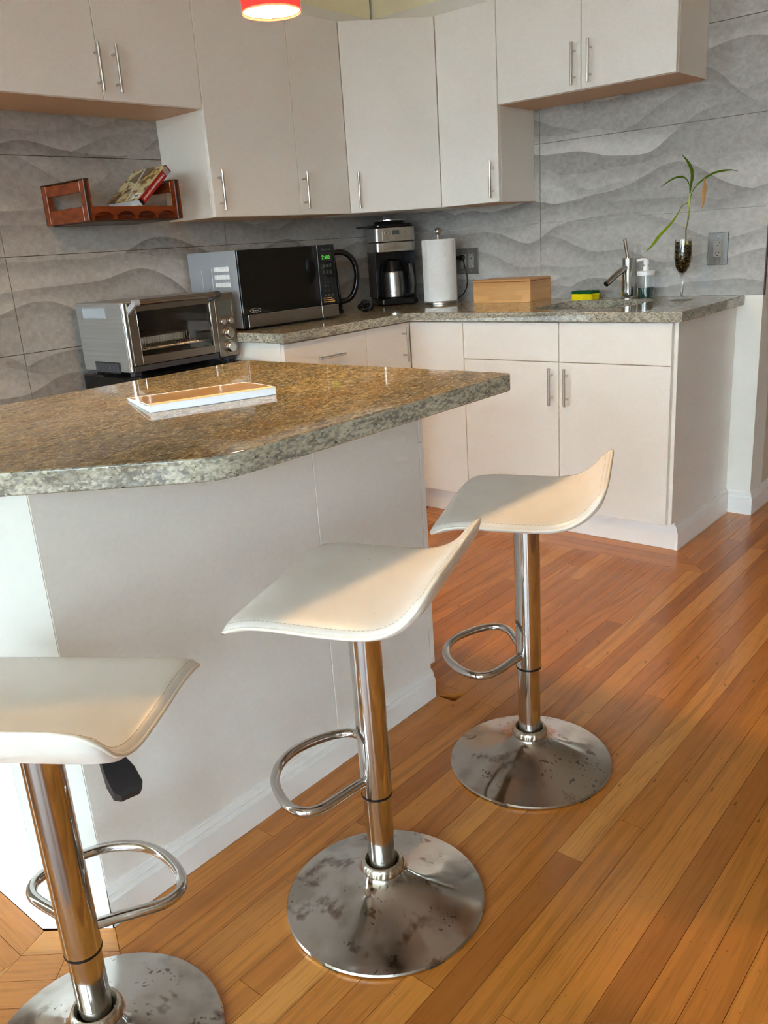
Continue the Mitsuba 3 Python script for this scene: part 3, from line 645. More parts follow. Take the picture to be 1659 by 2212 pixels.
add(t + '__lid_ring', tf(lathe([(.074, 1.314), (.079, 1.314), (.079, 1.319), (.074, 1.319)], 36), CM), 'chrome', smooth=40)
add(t + '__lid_tab', tf(bx(-.03, .01, -.165, -.09, 1.288, 1.294, .002), CM), 'black')
Fc = CM @ axes((.1085, 0, 0), (0, 1, 0), (0, 0, 1), (1, 0, 0))     # local: x right, y up, z out
add(t + '__control_head__panel', tf(slab(rrect(-.062, .072, 1.2175, 1.272, .008), -.001, .0012, .0006), Fc), 'nickel', smooth=30)
add(t + '__control_head__display', tf(slab(rrect(-.013, .023, 1.247, 1.268, .002), 0, .0022, .0005), Fc), 'lcd')
for i, (a, b, r) in enumerate(((-.045, 1.257, .006), (-.025, 1.257, .004), (.036, 1.257, .004), (.053, 1.259, .006), (-.035, 1.233, .006), (.008, 1.233, .009), (.047, 1.235, .006))):
    add(t + '__control_head__button', tf(cyl(r, .0005, .004, n=18), Fc @ frame((a, b, 0))), 'chrome', smooth=40)
add(t + '__brew_head__panel', tf(slab(rrect(-.062, .072, 1.178, 1.2125, .008), -.001, .0010, .0005), Fc), 'nickel', smooth=30)
gp = Polygon([(-.052, 1.181), (.066, 1.181), (.05, 1.191), (.02, 1.1955), (-.01, 1.195), (-.04, 1.190)])
add(t + '__brew_head__grip', tf(extr(gp, .0005, .006), Fc), 'chrome')
text(t + '__brew_head__lettering', 'Cuisinart', .0055, Fc @ frame((.006, 1.2035, .001)), 'mark')
cc_ = (.045, -.006)
add(t + '__carafe', tf(lathe([(0, ZT + .037), (.058, ZT + .037), (.060, ZT + .04), (.060, ZT + .06), (.0595, ZT + .061), (.060, ZT + .062), (.058, 1.065), (.054, 1.075), (.05, 1.078), (0, 1.078)], 44, (*cc_, 0)), CM), 'steel', smooth=30)
add(t + '__carafe_lid', tf(lathe([(0, 1.076), (.055, 1.074), (.05, 1.1), (.044, 1.125), (.03, 1.132), (0, 1.134)], 36, (*cc_, 0)), CM), 'black', smooth=40)
hd = spline([(.085, .045, 1.105), (.112, .060, 1.108), (.119, .064, 1.07), (.121, .066, 1.0), (.117, .063, .965), (.095, .05, .958)], 24)
add(t + '__carafe_handle', tf(cat([bx(-.004, .004, -.010, .010, -.003, .003, .002).apply_transform(axes(hd[i], *np.eye(3))) if False else trimesh.creation.icosphere(2, .0105).apply_translation(hd[i]) for i in range(24)]), CM), 'black', smooth=True)
grip = []
e1 = np.array([.79, .61, 0]); e2 = np.array([-.61, .79, 0])
hs = spline([(.122, .066, 1.108), (.130, .071, 1.07), (.132, .073, 1.01), (.128, .070, .965)], 12)
V = []; F = []
for i, q in enumerate(hs):
    for a in (-1, -.4, .4, 1): V.append(q + e2 * a * .0125 + e1 * (.002 * (1 - a * a)))
for i in range(11):
    for k in range(3): F += [(i * 4 + k, i * 4 + k + 1, i * 4 + k + 5), (i * 4 + k, i * 4 + k + 5, i * 4 + k + 4)]
gm = trimesh.Trimesh(V, F, process=False); g2_ = gm.copy(); g2_.apply_translation(-e1 * .004)
add(t + '__carafe_handle__inlay', tf(hull(np.vstack([gm.vertices[:24], g2_.vertices[:24]])).union(hull(np.vstack([gm.vertices[20:], g2_.vertices[20:]]))) if False else cat(hull(np.vstack([gm.vertices[:20], g2_.vertices[:20]])), hull(np.vstack([gm.vertices[16:36], g2_.vertices[16:36]])), hull(np.vstack([gm.vertices[32:], g2_.vertices[32:]]))), CM), 'steel')

# ------------------------------------------------------------------ kettle behind the microwave
KX, KY = .19, -.70
t = thing('kettle', 'black electric kettle half hidden behind the microwave', 'kettle')
add(t + '__base', lathe([(0, ZT), (.085, ZT), (.086, ZT + .012), (.078, ZT + .018), (0, ZT + .018)], 36, (KX, KY, 0)), 'black', smooth=35)
add(t + '__body', lathe([(0, .934), (.078, .934), (.08, .94), (.076, 1.0), (.068, 1.12), (.064, 1.165), (.05, 1.185), (.02, 1.192), (0, 1.193)], 44, (KX, KY, 0)), 'black_gloss', smooth=40)
kh = spline([(.04, 0, 1.178), (.09, 0, 1.185), (.13, 0, 1.165), (.155, 0, 1.12), (.158, 0, 1.07), (.145, 0, 1.015), (.115, 0, .975), (.076, 0, .965)], 40)
kh_m = cat([tf(trimesh.creation.icosphere(2, 1.0), np.diag([.012, .0145, .012, 1.])).apply_translation(q) for q in spline(kh, 60)])
Kf = frame((KX, KY), math.radians(48))
add(t + '__handle', tf(tube(kh, .0125, 14), Kf), 'black_gloss', smooth=60)
add(t + '__water_gauge', tf(bx(.066, .077, -.006, .006, .97, 1.10, .003), frame((KX, KY), math.radians(-25))), 'dark_grey')
t = thing('bundled_cord', 'bundled black cord lying between the kettle and the coffee maker', 'cord')
cp = []
for i in range(5):
    for a in np.linspace(0, 2 * math.pi, 14)[:-1]:
        cp.append((.33 + .012 * math.sin(i * 1.7) + .02 * math.cos(a + i * .35), -.575 + .010 * math.cos(i * 2.1) + .046 * math.sin(a + i * .2), .928 + .008 * i * .6 + .010 * math.sin(2 * a + i) * (1 - .1 * i)))
add(t + '__coil', tube(spline(cp, 200), .0036, 7), 'black', smooth=60)
add(t + '__tie', tube(spline([(.33, -.585, .9175), (.36, -.575, .93), (.34, -.57, .962), (.30, -.575, .95), (.30, -.585, .92)], 20), .0035, 7), 'black_matte', smooth=60)

# ------------------------------------------------------------------ microwave
MW, MD_, MH = .497, .36, .298
MM = frame((.226, -1.093), math.radians(-6.0)); z0 = .923; z1 = z0 + MH
t = thing('microwave', 'silver microwave with a dark glass door and green clock on the granite counter', 'microwave')
xb, xf = -MD_ / 2, MD_ / 2 - .012
yl, yr = -MW / 2, MW / 2
vz = [z1 - .068, z1 - .098, z1 - .128]
sx0, sx1, sh_ = .006, .114, .009
bands = [z1] + [q for v in vz for q in (v + sh_, v - sh_)] + [z0]
side = cat([bx(sx0, sx1, yl, yl + .004, b, a, 0) for a, b in zip(bands[::2], bands[1::2])], bx(xb, sx0, yl, yl + .004, z0, z1, .0004), bx(sx1, xf, yl, yl + .004, z0, z1, .0004))
add(t + '__case', tf(cat(side, bx(xb, xf, yl, yr, z1 - .004, z1, .001), bx(xb, xf, yr - .004, yr, z0, z1, .001), bx(xb, xb + .004, yl, yr, z0, z1, .001), bx(xb, xf, yl, yr, z0, z0 + .004, .001), bx(xb + .004, xf, yl + .012, yl + .014, z0 + .004, z1 - .004, 0)), MM), 'silver_paint')
for v in vz:
    for i in range(9):
        x = sx0 + .001 + i * .0119
        add(t + '__vent_slat', tf(bx(x, x + .0085, yl + .0005, yl + .006, v - sh_, v + sh_, .001), MM), 'plastic_white')  # slats are white: the bright reflection on them is put into the colour
add(t + '__case__ridge', tf(cat(bx(-.012, -.009, yl - .0012, yl + .001, z0 + .10, z1 - .062, .0008), bx(-.085, -.083, yl - .0008, yl + .001, z0 + .09, z1 - .07, .0006)), MM), 'silver_paint')
xd0, xd1 = xf + .0005, MD_ / 2
yp = yr - .095
dr_ = add(t + '__door', tf(bx(xd0, xd1, yl, yp - .0006, z0 + .052, z1, .002), MM), 'black_gloss')
add(t + '__door__window', tf(slab(rrect(yl + .058, yp - .022, z0 + .085, z1 - .035, .008), 0, .0006, .0003), MM @ axes((xd1, 0, 0), (0, 1, 0), (0, 0, 1), (1, 0, 0))), 'black_gloss', smooth=30)
add(t + '__door__bar', tf(bx(xd0, xd1 + .002, yl + .022, yp - .0006, z0 + .002, z0 + .0515, .002), MM), 'warm_steel')
add(t + '__door__edge', tf(bx(xd0, xd1, yl, yl + .0215, z0 + .002, z0 + .0515, .001), MM), 'black')
add(t + '__control_panel', tf(bx(xd0, xd1, yp + .0006, yr, z0 + .052, z1, .002), MM), 'black_gloss')
add(t + '__control_panel__lower_bar', tf(bx(xd0, xd1 + .002, yp + .0006, yr, z0 + .002, z0 + .0515, .002), MM), 'warm_steel')
Fm = MM @ axes((xd1, 0, 0), (0, 1, 0), (0, 0, 1), (1, 0, 0))
cy_ = (yp + yr) / 2
add(t + '__control_panel__display', tf(slab(rrect(cy_ - .028, cy_ + .028, z1 - .066, z1 - .036, .002), 0, .0008, .0003), Fm), 'black_matte')
text(t + '__control_panel__clock', '2:40', .015, Fm @ frame((cy_ - .004, z1 - .051, .0009)), 'sponge_green', bold=True, emitter={'type': 'area', 'radiance': {'type': 'rgb', 'value': [.002, .012, .001]}}) 
text(t + '__control_panel__lettering', 'Panasonic', .0075, Fm @ frame((cy_, z1 - .019, .0002)), 'lcd')
text(t + '__door__lettering', 'Panasonic', .0065, Fm @ frame(((yl + yp) / 2 + .02, z0 + .027, .0021)), 'mark', bold=True)
text(t + '__door__lettering', 'Inverter', .006, Fm @ frame((yl + .060, z0 + .066, .0002)), 'light_mark')
add(t + '__door__emblem', tf(tube([(yl + .060 + .027 * math.cos(a), z0 + .066 + .008 * math.sin(a), .0003) for a in np.linspace(0, 2 * math.pi, 40)[:-1]], .0006, 5, closed=True), Fm), 'light_mark')
for r_ in range(7):
    for c_ in range(3):
        zz = z1 - (.085, .112, .136, .153, .170, .187, .206)[r_]; yy = cy_ + (c_ - 1) * .0185
        if r_ < 2: me = cat([bx(yy - .006, yy + .006, zz - .006 + q * .005, zz - .0035 + q * .005, 0, .0005, 0) for q in range(3)])
        elif r_ < 6: me = meshkit.text_mesh(str((r_ - 2) * 3 + c_ + 1) if r_ < 5 else ('C', '0', 'S')[c_], .006, .0005).apply_translation((yy - .002, zz - .003, 0))
        else: me = bx(yy - .005, yy + .005, zz - .003, zz + .003, 0, .0005, 0)
        add(t + '__control_panel__button', tf(me, Fm), 'lcd')
for i in range(3): add(t + '__control_panel__sticker', tf(bx(cy_ - .032, cy_ + (.03, .024, .012)[i], z0 + .063 + i * .008, z0 + .0665 + i * .008, 0, .0004, 0), Fm), 'bamboo')
for a in (-1, 1):
    for b in (-1, 1): add(t + '__foot', tf(cyl(.010, ZT, z0 + .001, (a * .14, b * .2), 16), MM), 'black')

# ------------------------------------------------------------------ black fridge under the toaster oven
FH = .812
t = thing('compact_fridge', 'black low appliance under the toaster oven, only its top showing', 'appliance')
add(t + '__body', bx(.035, .46, -1.889, -1.425, .012, FH, .006), 'black_gloss', smooth=30)
add(t + '__door', bx(.462, .50, -1.889, -1.425, .04, FH, .006), 'black', smooth=30)
add(t + '__foot', bx(.06, .44, -1.86, -1.45, 0, .012, 0), 'black_matte')

# ------------------------------------------------------------------ toaster oven
OW, OD, OH = .482, .325, .243
OC = (.222, -1.648); z0 = .829; z1 = z0 + OH
OM = frame(OC, math.radians(-.8))
t = thing('toaster_oven', 'brushed steel toaster oven with a glass door and knobs, left of the microwave', 'toaster oven')
xb, xf = -OD / 2, OD / 2 - .022; yl, yr = -OW / 2, OW / 2; yp = yr - .092
add(t + '__body', tf(cat(bx(xb, xf, yl, yl + .006, z0, z1, .002), bx(xb, xf, yr - .006, yr, z0, z1, .002), bx(xb, xb + .006, yl, yr, z0, z1, .002), bx(xb, xf, yl, yr, z0, z0 + .012, .002), bx(xb, xf, yl - .001, yr + .001, z1 - .012, z1, .004)), OM), 'oven_side', smooth=30)
add(t + '__cavity', tf(cat(bx(xb + .01, xf, yp - .004, yp, z0 + .012, z1 - .012, 0), bx(xb + .008, xb + .011, yl + .006, yp, z0 + .012, z1 - .012, 0), bx(xb + .01, xf, yl + .0065, yl + .009, z0 + .012, z1 - .012, 0)), OM), 'black')
add(t + '__front_trim', tf(bx(xf, xf + .012, yl - .001, yl + .010, z0, z1, .004), OM), 'chrome', smooth=40)
gy0, gy1, gz0, gz1 = yl + .045, yp - .022, z0 + .052, z1 - .035
add(t + '__door', tf(cat(bx(xf, xf + .02, yl + .010, gy0, z0 + .022, z1 - .004), bx(xf, xf + .02, gy1, yp - .001, z0 + .022, z1 - .004), bx(xf, xf + .02, gy0, gy1, z0 + .022, gz0), bx(xf, xf + .02, gy0, gy1, gz1, z1 - .004)), OM), 'warm_steel')
add(t + '__door__glass', tf(trimesh.Trimesh([(xf + .014, gy0, gz0), (xf + .014, gy1, gz0), (xf + .014, gy1, gz1), (xf + .014, gy0, gz1)], [(0, 1, 2), (0, 2, 3)]), OM), 'pane')
add(t + '__door__window_trim', tf(bx(xf + .014, xf + .0205, gy1 - .004, gy1, gz0, gz1, .001), OM), 'chrome')
add(t + '__door__window_trim', tf(bx(xf + .014, xf + .0205, gy0, gy0 + .002, gz0, gz1, .0008), OM), 'chrome')
add(t + '__door__handle', tf(cat(rod((xf + .045, yl + .045, z1 - .004), (xf + .045, yp - .012, z1 - .004), .0105, 20)), OM), 'warm_steel', smooth=40)
add(t + '__door__handle_end', tf(cat(rod((xf + .045, yl + .022, z1 - .004), (xf + .045, yl + .045, z1 - .004), .0118, 18), hull(np.vstack([bx(xf + .014, xf + .02, yl + .012, yl + .024, z1 - .042, z1 - .02).vertices, bx(xf + .038, xf + .052, yl + .022, yl + .032, z1 - .014, z1 + .002).vertices]))), OM), 'silver_paint', smooth=35)
add(t + '__door__handle_end', tf(cat(rod((xf + .045, yp - .012, z1 - .004), (xf + .045, yp + .008, z1 - .004), .0118, 18), hull(np.vstack([bx(xf + .014, xf + .02, yp - .03, yp - .015, z1 - .03, z1 - .02).vertices, bx(xf + .038, xf + .052, yp - .008, yp + .002, z1 - .014, z1 + .002).vertices]))), OM), 'dark_grey', smooth=35)
add(t + '__lower_strip', tf(bx(xf, xf + .016, yl + .010, yp - .001, z0 + .0, z0 + .020), OM), 'dark_grey')
add(t + '__control_panel', tf(slab(rrect(yp, yr, z0, z1 - .002, .006), 0, .022, .003), OM @ axes((xf, 0, 0), (0, 1, 0), (0, 0, 1), (1, 0, 0))), 'warm_steel', smooth=30)
Fo = OM @ axes((xf + .022, 0, 0), (0, 1, 0), (0, 0, 1), (1, 0, 0)); cy_ = (yp + yr) / 2
add(t + '__control_panel__display', tf(slab(rrect(cy_ - .031, cy_ + .031, z1 - .087, z1 - .030, .003), 0, .001, .0004), Fo), 'lcd')
add(t + '__control_panel__display_trim', tf(bx(cy_ + .031, cy_ + .0345, z1 - .087, z1 - .030, 0, .0025, .0006), Fo), 'chrome')
for a in (-.017, .021): add(t + '__control_panel__button', tf(cyl(.0115, 0, .008, n=24), Fo @ frame((cy_ + a, z1 - .109, 0))), 'nickel', smooth=40)
for zz, r_ in ((z1 - .153, .0195), (z1 - .206, .0205)):
    add(t + '__control_panel__knob', tf(lathe([(0, 0), (r_ + .004, 0), (r_ + .004, .003), (r_, .004), (r_ - .0015, .018), (r_ - .004, .020), (0, .020)], 32), Fo @ frame((cy_ + .003, zz, 0))), 'nickel', smooth=35)
for i in range(26):
    x = xb + .055 + i * .0056
    add(t + '__vent_slat', tf(bx(x, x + .003, yl - .0022, yl, z1 - .052, z1 - .020, .0006), OM), 'silver_paint')
add(t + '__vent_frame', tf(cat(bx(xb + .048, xb + .2, yl - .0015, yl, z1 - .0205, z1 - .017, .0005), bx(xb + .048, xb + .2, yl - .0015, yl, z1 - .055, z1 - .0515, .0005), bx(xb + .048, xb + .0525, yl - .0025, yl, z1 - .055, z1 - .017, .0005)), OM), 'silver_paint')
for i in range(18):
    x = xb + .088 + i * .0085
    add(t + '__lower_vent_slat', tf(bx(x, x + .0055, yl - .006, yl - .0005, z0 - .002, z0 + .030, .001), OM), 'dark_grey')
add(t + '__lower_vent', tf(bx(xb + .084, xb + .245, yl - .0045, yl, z0 - .004, z0 + .034, .001), OM), 'black_matte')
rk = [tube([(xb + .02, y, z0 + .072), (xf - .004, y, z0 + .072)], .0016, 6) for y in np.linspace(yl + .02, yp - .016, 16)]
rk += [tube([(x, yl + .012, z0 + .070), (x, yp - .01, z0 + .070)], .0025, 6) for x in (xb + .03, xf - .01, xf - .035)]
add(t + '__rack', tf(cat(rk), OM), 'chrome', smooth=50)
pn = slab(rrect(-.10, .06, yl + .04, yp - .075, .015), z0 + .082, z0 + .112, .004)
add(t + '__tray', tf(pn, OM), 'nickel', smooth=30)
pr_ = [tube([(xf - .045, y, z0 + .076), (xf - .045, y, z0 + .114)], .0012, 5) for y in np.linspace(yl + .05, yp - .085, 24)]
add(t + '__grill', tf(cat(*pr_, tube([(xf - .045, yl + .048, z0 + .114), (xf - .045, yp - .083, z0 + .114)], .0022, 6)), OM), 'chrome', smooth=50)
for a in (xb + .035, xf - .015):
    for b in (yl + .03, yr - .03): add(t + '__foot', tf(cat(bx(a - .014, a + .014, b - .016, b + .016, FH, z0 + .001, .003)), OM), 'dark_grey')

# ------------------------------------------------------------------ bamboo box
BM = frame((.838, -.114), math.radians(-86.5)); bz1 = ZT + .1025
bw, bd = .294, .205
t = thing('bamboo_box', 'light bamboo wooden box lying on the counter right of the paper towels', 'box')
add(t + '__body', tf(cat(bx(bd / 2 - .008, bd / 2, -bw / 2, bw / 2, ZT, bz1 - .011), bx(-bd / 2, -bd / 2 + .008, -bw / 2, bw / 2, ZT, bz1 - .011), bx(-bd / 2 + .008, bd / 2 - .008, -bw / 2, -bw / 2 + .008, ZT, bz1 - .011), bx(-bd / 2 + .008, bd / 2 - .008, bw / 2 - .008, bw / 2, ZT, bz1 - .011), bx(-bd / 2, bd / 2, -bw / 2, bw / 2, ZT + .001, ZT + .008)), BM), 'bamboo')
add(t + '__lid', tf(bx(-bd / 2, bd / 2, -bw / 2, bw / 2, bz1 - .010, bz1, .002), BM), 'bamboo')

# ------------------------------------------------------------------ sponge
SM = frame((1.200, -.088), math.radians(-8))
t = thing('sponge', 'yellow and green dish sponge on the counter edge behind the sink', 'sponge')
add(t + '__foam', tf(slab(rrect(-.053, .053, -.034, .034, .008), ZT, ZT + .026, .003), SM), 'sponge_yellow', smooth=30)
add(t + '__scourer', tf(slab(rrect(-.053, .053, -.034, .034, .008), ZT + .0262, ZT + .037, .002), SM), 'sponge_green', smooth=30)

# ------------------------------------------------------------------ soap dispenser
DX, DY = 1.476, -.085
t = thing('soap_dispenser', 'clear soap dispenser with dark green soap and a white pump, right of the faucet', 'soap dispenser')
add(t + '__bottle', lathe([(0, ZT), (.034, ZT), (.0355, ZT + .002), (.0355, ZT + .096), (.0335, ZT + .096), (.0335, ZT + .004), (0, ZT + .004)], 40, (DX, DY, 0)), 'glass', smooth=40)
add(t + '__soap', lathe([(0, ZT + .0045), (.033, ZT + .0045), (.033, ZT + .046), (0, ZT + .046)], 36, (DX, DY, 0)), 'soap_liquid', smooth=40)
add(t + '__cap', lathe([(0, ZT + .094), (.0325, ZT + .094), (.0325, ZT + .0965), (.0365, ZT + .0965), (.0365, ZT + .111), (.035, ZT + .113), (.012, ZT + .113), (.012, ZT + .13), (0, ZT + .13)], 36, (DX, DY, 0)), 'plastic_white', smooth=35)
add(t + '__dip_tube', cyl(.0045, ZT + .012, ZT + .095, (DX, DY), 12), 'plastic_white', smooth=40)
add(t + '__pump', cat(cyl(.0065, ZT + .129, ZT + .14, (DX, DY), 14), cyl(.011, ZT + .137, ZT + .160, (DX, DY), 20), tube(spline([(DX, DY, ZT + .157), (DX - .02, DY - .01, ZT + .1585), (DX - .035, DY - .017, ZT + .154)], 10), [.008, .0078, .0075, .0072, .007, .0065, .006, .0055, .005, .0045], 12)), 'plastic_white', smooth=35)

# ------------------------------------------------------------------ wine glass, pebbles, water and plant
GX, GY = 1.671, -.187
t = thing('wine_glass', 'stemmed wine glass used as a vase with water and dark pebbles', 'glass')
outer = [(0, ZT), (.043, ZT), (.044, ZT + .0015), (.03, ZT + .004), (.010, ZT + .008), (.005, ZT + .018), (.0042, ZT + .05), (.0045, ZT + .085), (.008, ZT + .098), (.016, ZT + .108), (.026, ZT + .125), (.033, ZT + .15), (.0352, ZT + .172), (.0345, ZT + .20), (.031, ZT + .234)]
inner = [(.0296, ZT + .234), (.0331, ZT + .20), (.0338, ZT + .172), (.0316, ZT + .15), (.0246, ZT + .1262), (.0146, ZT + .1105), (.006, ZT + .103), (0, ZT + .1015)]
add(t + '__glass', lathe(outer + inner, 44, (GX, GY, 0)), 'glass', smooth=50)
iw = [(0, ZT + .1025), (.006, ZT + .1036), (.0140, ZT + .1108), (.0240, ZT + .1264), (.031, ZT + .15), (.0332, ZT + .172), (.0326, ZT + .20), (.0306, ZT + .224)]
add(t + '__water', lathe(iw + [(0, ZT + .224)], 40, (GX, GY, 0)), 'water', smooth=50)
pm, pc = [], []
def rin(z): return np.interp(z, [q[1] for q in iw], [q[0] for q in iw])
pal = [L(74, 60, 26), L(96, 92, 34), L(52, 48, 22), L(120, 110, 60), L(60, 84, 40), L(110, 74, 40), L(150, 146, 110)]
for i in range(190):
    z = ZT + .108 + (i / 190) ** .8 * .098; R_ = rin(z) - .0052
    if R_ < .001: continue
    a = rng.uniform(0, 6.28); r_ = R_ * math.sqrt(rng.uniform(.25, 1)); s_ = rng.uniform(.0034, .0048)
    b = trimesh.creation.icosphere(1, 1.0); b.vertices = b.vertices * (np.array([1, .9, .75]) * s_) + (GX + r_ * math.cos(a), GY + r_ * math.sin(a), z)
    pm.append(b); pc.append(np.tile(np.array(pal[rng.integers(len(pal))]) * .8, (len(b.vertices), 1)))
add('pebbles', cat(pm), 'pebble', smooth=True, color=np.vstack(pc), label='small olive and brown pebbles filling the stemmed wine glass', cat='pebbles', kind='stuff')
sd = np.array([.753, .658, 0.]) * 1.0; fd = np.array([.658, -.753, 0.])     # across the view / toward the room
def P3(h, z, dep=0.): return np.array([GX, GY, 0]) + sd * h + fd * dep + np.array([0, 0, z])
t = thing('lucky_bamboo', 'spindly green plant with long arching leaves growing from the wine glass', 'plant')
stp = spline([P3(.007, 1.128), P3(.008, 1.154), P3(.007, 1.179), P3(.011, 1.201), P3(.014, 1.226), P3(.016, 1.251), P3(.016, 1.281), P3(.018, 1.314)], 60)
add(t + '__stem', tube(stp, .0026 + .0007 * np.abs(np.sin(np.arange(60) * .9)) ** 6 * (np.arange(60) < 42) + .0012 * (np.arange(60) > 42), 8), 'stem', smooth=60)
def leaf(pts, w, name, m, peak=.45, lab=None):
    c = spline(pts, 40); tgt = np.gradient(c, axis=0); tgt /= np.linalg.norm(tgt, axis=1, keepdims=True)
    side = np.cross(tgt, fd); side /= np.linalg.norm(side, axis=1, keepdims=True)
    s = np.linspace(0, 1, 40); wd = w * np.clip(np.where(s < peak, .18 + .82 * np.sin(s / peak * math.pi / 2) ** 2, np.cos((s - peak) / (1 - peak) * math.pi / 2) ** .8), .03, 1)
    V = np.vstack([c - side * wd[:, None], c + fd * wd[:, None] * .35, c + side * wd[:, None]]); F = []
    for r_ in (0, 1):
        for i in range(39): a, b = r_ * 40 + i, (r_ + 1) * 40 + i; F += [(a, b, b + 1), (a, b + 1, a + 1)]
    add(t + '__' + name, trimesh.Trimesh(V, F, process=False), m, smooth=True, label=lab)
leaf([P3(.018, 1.30), P3(.020, 1.345), P3(.0215, 1.381, .005), P3(.006, 1.417, .012), P3(-.011, 1.437, .018), P3(-.029, 1.453, .022)], .0062, 'leaf', 'leaf', .5)
leaf([P3(.016, 1.30), P3(.015, 1.325), P3(.008, 1.347, .01), P3(-.008, 1.367, .02), P3(-.031, 1.374, .03), P3(-.06, 1.37, .038), P3(-.089, 1.356, .04), P3(-.114, 1.341, .04)], .0034, 'leaf', 'leaf', .62)
leaf([P3(.018, 1.29), P3(.022, 1.308), P3(.037, 1.34, .01), P3(.062, 1.362, .02), P3(.093, 1.379, .028), P3(.124, 1.385, .03), P3(.159, 1.386, .03), P3(.191, 1.378, .03)], .0042, 'leaf', 'leaf', .5)
leaf([P3(.061, 1.363, .022), P3(.063, 1.333, .024), P3(.061, 1.30, .026), P3(.060, 1.275, .026), P3(.055, 1.254, .024)], .0085, 'dry_leaf', 'dry_leaf', .35, 'withered tan leaf hanging straight down')
leaf([P3(.014, 1.281), P3(-.010, 1.274, .01), P3(-.027, 1.256, .02), P3(-.046, 1.227, .025), P3(-.080, 1.191, .03), P3(-.109, 1.162, .03), P3(-.133, 1.132, .03), P3(-.162, 1.108, .03)], .0058, 'leaf', 'young_leaf', .72, 'long drooping yellow-green leaf')

# ------------------------------------------------------------------ wooden wall rack and book
RY0, RY1, RD, RZ0, RZ1 = -1.908, -1.512, .28, 1.348, 1.481
t = thing('wooden_rack', 'reddish brown wooden wall rack holding a cookbook beside the white cabinet', 'rack')
def end(y):
    y0, y1 = y - .011, y + .011
    f = add(t + '__end_frame', cat(bx(.002, .030, y0, y1, RZ0, RZ1, .002), bx(RD - .028, RD, y0, y1, RZ0, RZ1, .002), bx(.030, RD - .028, y0, y1, RZ1 - .038, RZ1 - .003, .002), bx(.030, RD - .028, y0, y1, RZ0, RZ0 + .048, .002)), 'redwood')
    add(f + '__edge_band', cat(bx(.002, RD, y0 - .0006, y1 + .0006, RZ1, RZ1 + .003, .0008), bx(RD, RD + .003, y0 - .0006, y0 + .012, RZ0, RZ1 + .003, .0008), bx(-.0001 + .0005, .002, y0 - .0006, y0 + .012, RZ0, RZ1, .0005)), 'wood_edge')
end(RY0 + .011); end(RY1 - .011)
def scallop(x0, x1, z0, z1):
    g = sbox(RY0 + .022, z0, RY1 - .022, z1)
    for i in range(4): g = g.difference(affinity.scale(Polygon([(math.cos(a), math.sin(a)) for a in np.linspace(0, 6.283, 40)]), .038, .024, origin=(0, 0)).__class__(np.c_[RY0 + .022 + .044 + i * .088 + .038 * np.cos(np.linspace(0, 6.283, 40)), z0 + .004 + .022 * np.sin(np.linspace(0, 6.283, 40))]))
    g = max(getattr(g, 'geoms', [g]), key=lambda q: q.area)
    return tf(extr(g, x0, x1), axes((0, 0, 0), (0, 1, 0), (0, 0, 1), (1, 0, 0)))
add(t + '__front_rail', scallop(RD - .024, RD - .006, RZ0 + .004, RZ0 + .046), 'redwood')
add(t + '__back_rail', scallop(.006, .024, RZ0 + .004, RZ0 + .046), 'redwood')
add(t + '__shelf_slat', bx(.075, .115, RY0 + .022, RY1 - .022, RZ0 + .006, RZ0 + .020, .002), 'redwood')
add(t + '__shelf_slat', bx(.17, .21, RY0 + .022, RY1 - .022, RZ0 + .006, RZ0 + .020, .002), 'redwood')
add(t + '__bottom_board', bx(.004, RD, RY0 + .022, RY1 - .022, RZ0 - .004, RZ0 + .003, .001), 'wood_edge')
# cookbook leaning on the right-hand end of the rack: local x = width (from the spine back), y = height, z = cover normal
ang = math.radians(40)
eh = np.array([0, math.cos(ang), math.sin(ang)]); en = np.array([0, -math.sin(ang), math.cos(ang)]); ew = np.array([-1., 0, 0])
BK = axes((.258, -1.666, RZ0 + .0475), ew, eh, en)
BK[:3, 1], BK[:3, 0] = eh, -ew; BK[:3, 0] = np.cross(eh, en)
sgn = 1 if BK[0, 0] > 0 else -1
bh, bw_, bt = .185, .205, .028
t = thing('cookbook', 'cookbook with food photographs and a red spine leaning in the wooden rack', 'book')
X = lambda a, b: (min(sgn * a, sgn * b), max(sgn * a, sgn * b))
xa, xc = X(0, -bw_)
add(t + '__pages', tf(bx(*X(-.004, -bw_ + .004), .003, bh - .003, .002, bt - .002, .001), BK), 'paper')
for zz0, zz1 in ((0, .002), (bt - .002, bt)):
    me = slab(rrect(xa, xc, 0, bh, .001), zz0, zz1, .0005); uvv = np.c_[(me.vertices[:, 0] - xa) / bw_, me.vertices[:, 1] / bh]
    add(t + '__cover', tf(me, BK), 'book_cover', uv=uvv)
add(t + '__spine', tf(bx(*X(-.002, .0005), 0, bh, 0, bt, .0008), BK), 'book_red')
add(t + '__spine_band', tf(bx(*X(.0003, .001), bh - .028, bh - .006, .0005, bt - .0005, .0003), BK), 'outlet_face')
add(t + '__spine_end', tf(bx(*X(.0003, .001), .0, .012, .0005, bt - .0005, .0003), BK), 'black')
add(t + '__barcode', tf(bx(*X(-.012, -.055), .012, .038, bt, bt + .0004, 0), BK), 'plastic_white')
bars = [bx(*X(-.020 - i * .0026, -.0212 - i * .0026 - .0006 * (i % 3)), .019, .030, bt + .0004, bt + .0006, 0) for i in range(11)]
add(t + '__barcode_lines', tf(cat(bars), BK), 'mark')
tx = meshkit.text_mesh('Cuisine French Classics', .0085, .0004); tx.apply_translation((-tx.bounds[1, 0] / 2 - tx.bounds[0, 0] / 2, -.004, 0))
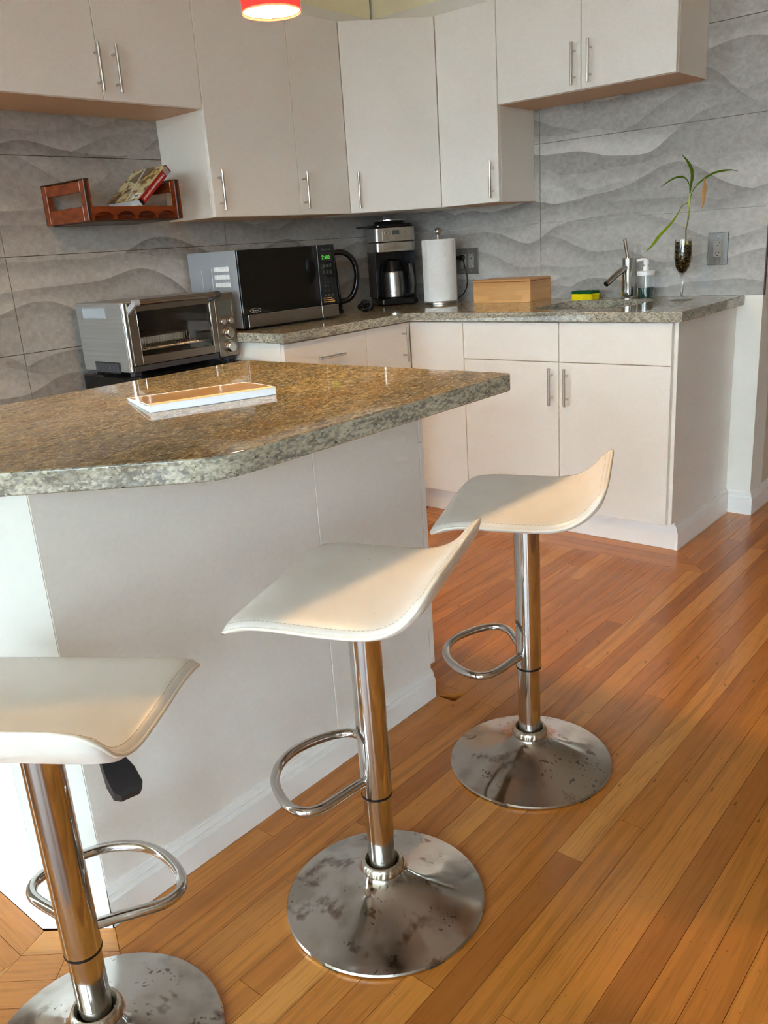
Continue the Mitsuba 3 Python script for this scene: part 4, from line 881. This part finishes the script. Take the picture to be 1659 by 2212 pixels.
# reads down the spine from its top
add(t + '__title', tf(tx, BK @ axes((sgn * .0009, bh / 2 + .0, bt / 2), (0, -1, 0), (0, 0, 1) if sgn < 0 else (0, 0, 1), (sgn, 0, 0) if sgn < 0 else (-1, 0, 0))) if False else tf(tx, axes((.258 + .0012, *((BK @ [0, bh * .46, bt / 2, 1])[1:3])), -eh, en * 1.0, np.cross(-eh, en))), 'plastic_white')

# ------------------------------------------------------------------ binder on the island
bb = [np.array(q) for q in ((1.497, -2.593), (1.600, -2.331))]      # spine line on the island top
be = (bb[1] - bb[0]); bl = np.linalg.norm(be); be /= bl; bn = np.array([-be[1], be[0]])
Bn = axes((*bb[0], ZI), (*be, 0), (*bn, 0), (0, 0, 1))
t = thing('binder', 'slim white presentation binder with its clear cover painted brown, lying on the brown granite', 'binder')
add(t + '__spine', tf(bx(0, bl, 0, .0025, .0006, .0165, .0008), Bn), 'binder_white')
def cover(zf, wdt, key, m, th=.0007, x0=0., x1=None):
    x1 = x1 or bl; ys = np.linspace(0, wdt, 16); V = []; F = []
    for dz in (0, th):
        for x in (x0, x1): V += [(x, y, zf(y) + dz) for y in ys]
    n = 16; I = lambda q, s, k: q * 2 * n + s * n + k
    for k in range(n - 1):
        F += [(I(1, 0, k), I(1, 1, k), I(1, 1, k + 1)), (I(1, 0, k), I(1, 1, k + 1), I(1, 0, k + 1)), (I(0, 0, k), I(0, 1, k + 1), I(0, 1, k)), (I(0, 0, k), I(0, 0, k + 1), I(0, 1, k + 1))]
        F += [(I(0, 0, k), I(1, 0, k), I(1, 0, k + 1)), (I(0, 0, k), I(1, 0, k + 1), I(0, 0, k + 1)), (I(0, 1, k), I(1, 1, k + 1), I(1, 1, k)), (I(0, 1, k), I(0, 1, k + 1), I(1, 1, k + 1))]
    F += [(I(0, 0, n - 1), I(1, 0, n - 1), I(1, 1, n - 1)), (I(0, 0, n - 1), I(1, 1, n - 1), I(0, 1, n - 1))]
    return add(t + '__' + key, tf(trimesh.Trimesh(V, F, process=False), Bn), m, smooth=30)
cover(lambda y: .0006 + 0 * y, .225, 'back_cover', 'binder_white')
fz = lambda y: .0160 - .0125 * (y / .222) ** 1.4
cover(fz, .222, 'front_cover', 'binder_brown')  # opaque brown: the granite tone showing in the clear cover, put into its colour
cover(lambda y: fz(y) + .0007, .026, 'cover_strip', 'binder_warm', .0003)
add(t + '__cover_edge', tf(cat(*[tube([(x, y, fz(y) + .0005) for y in np.linspace(0, .222, 14)], .0009, 6) for x in (.0, bl)]), Bn), 'binder_white', smooth=50)
add(t + '__cover_edge', tf(tube([(0, .222, fz(.222) + .0005), (bl, .222, fz(.222) + .0005)], .0009, 6), Bn), 'binder_white', smooth=50)
for i in range(4):
    cover(lambda y, i=i: .0022 + .0028 * i * (1 - .75 * (y / .215) ** 1.2), .214 - .003 * i, 'sheet', 'paper', .0009, .002, bl - .003)
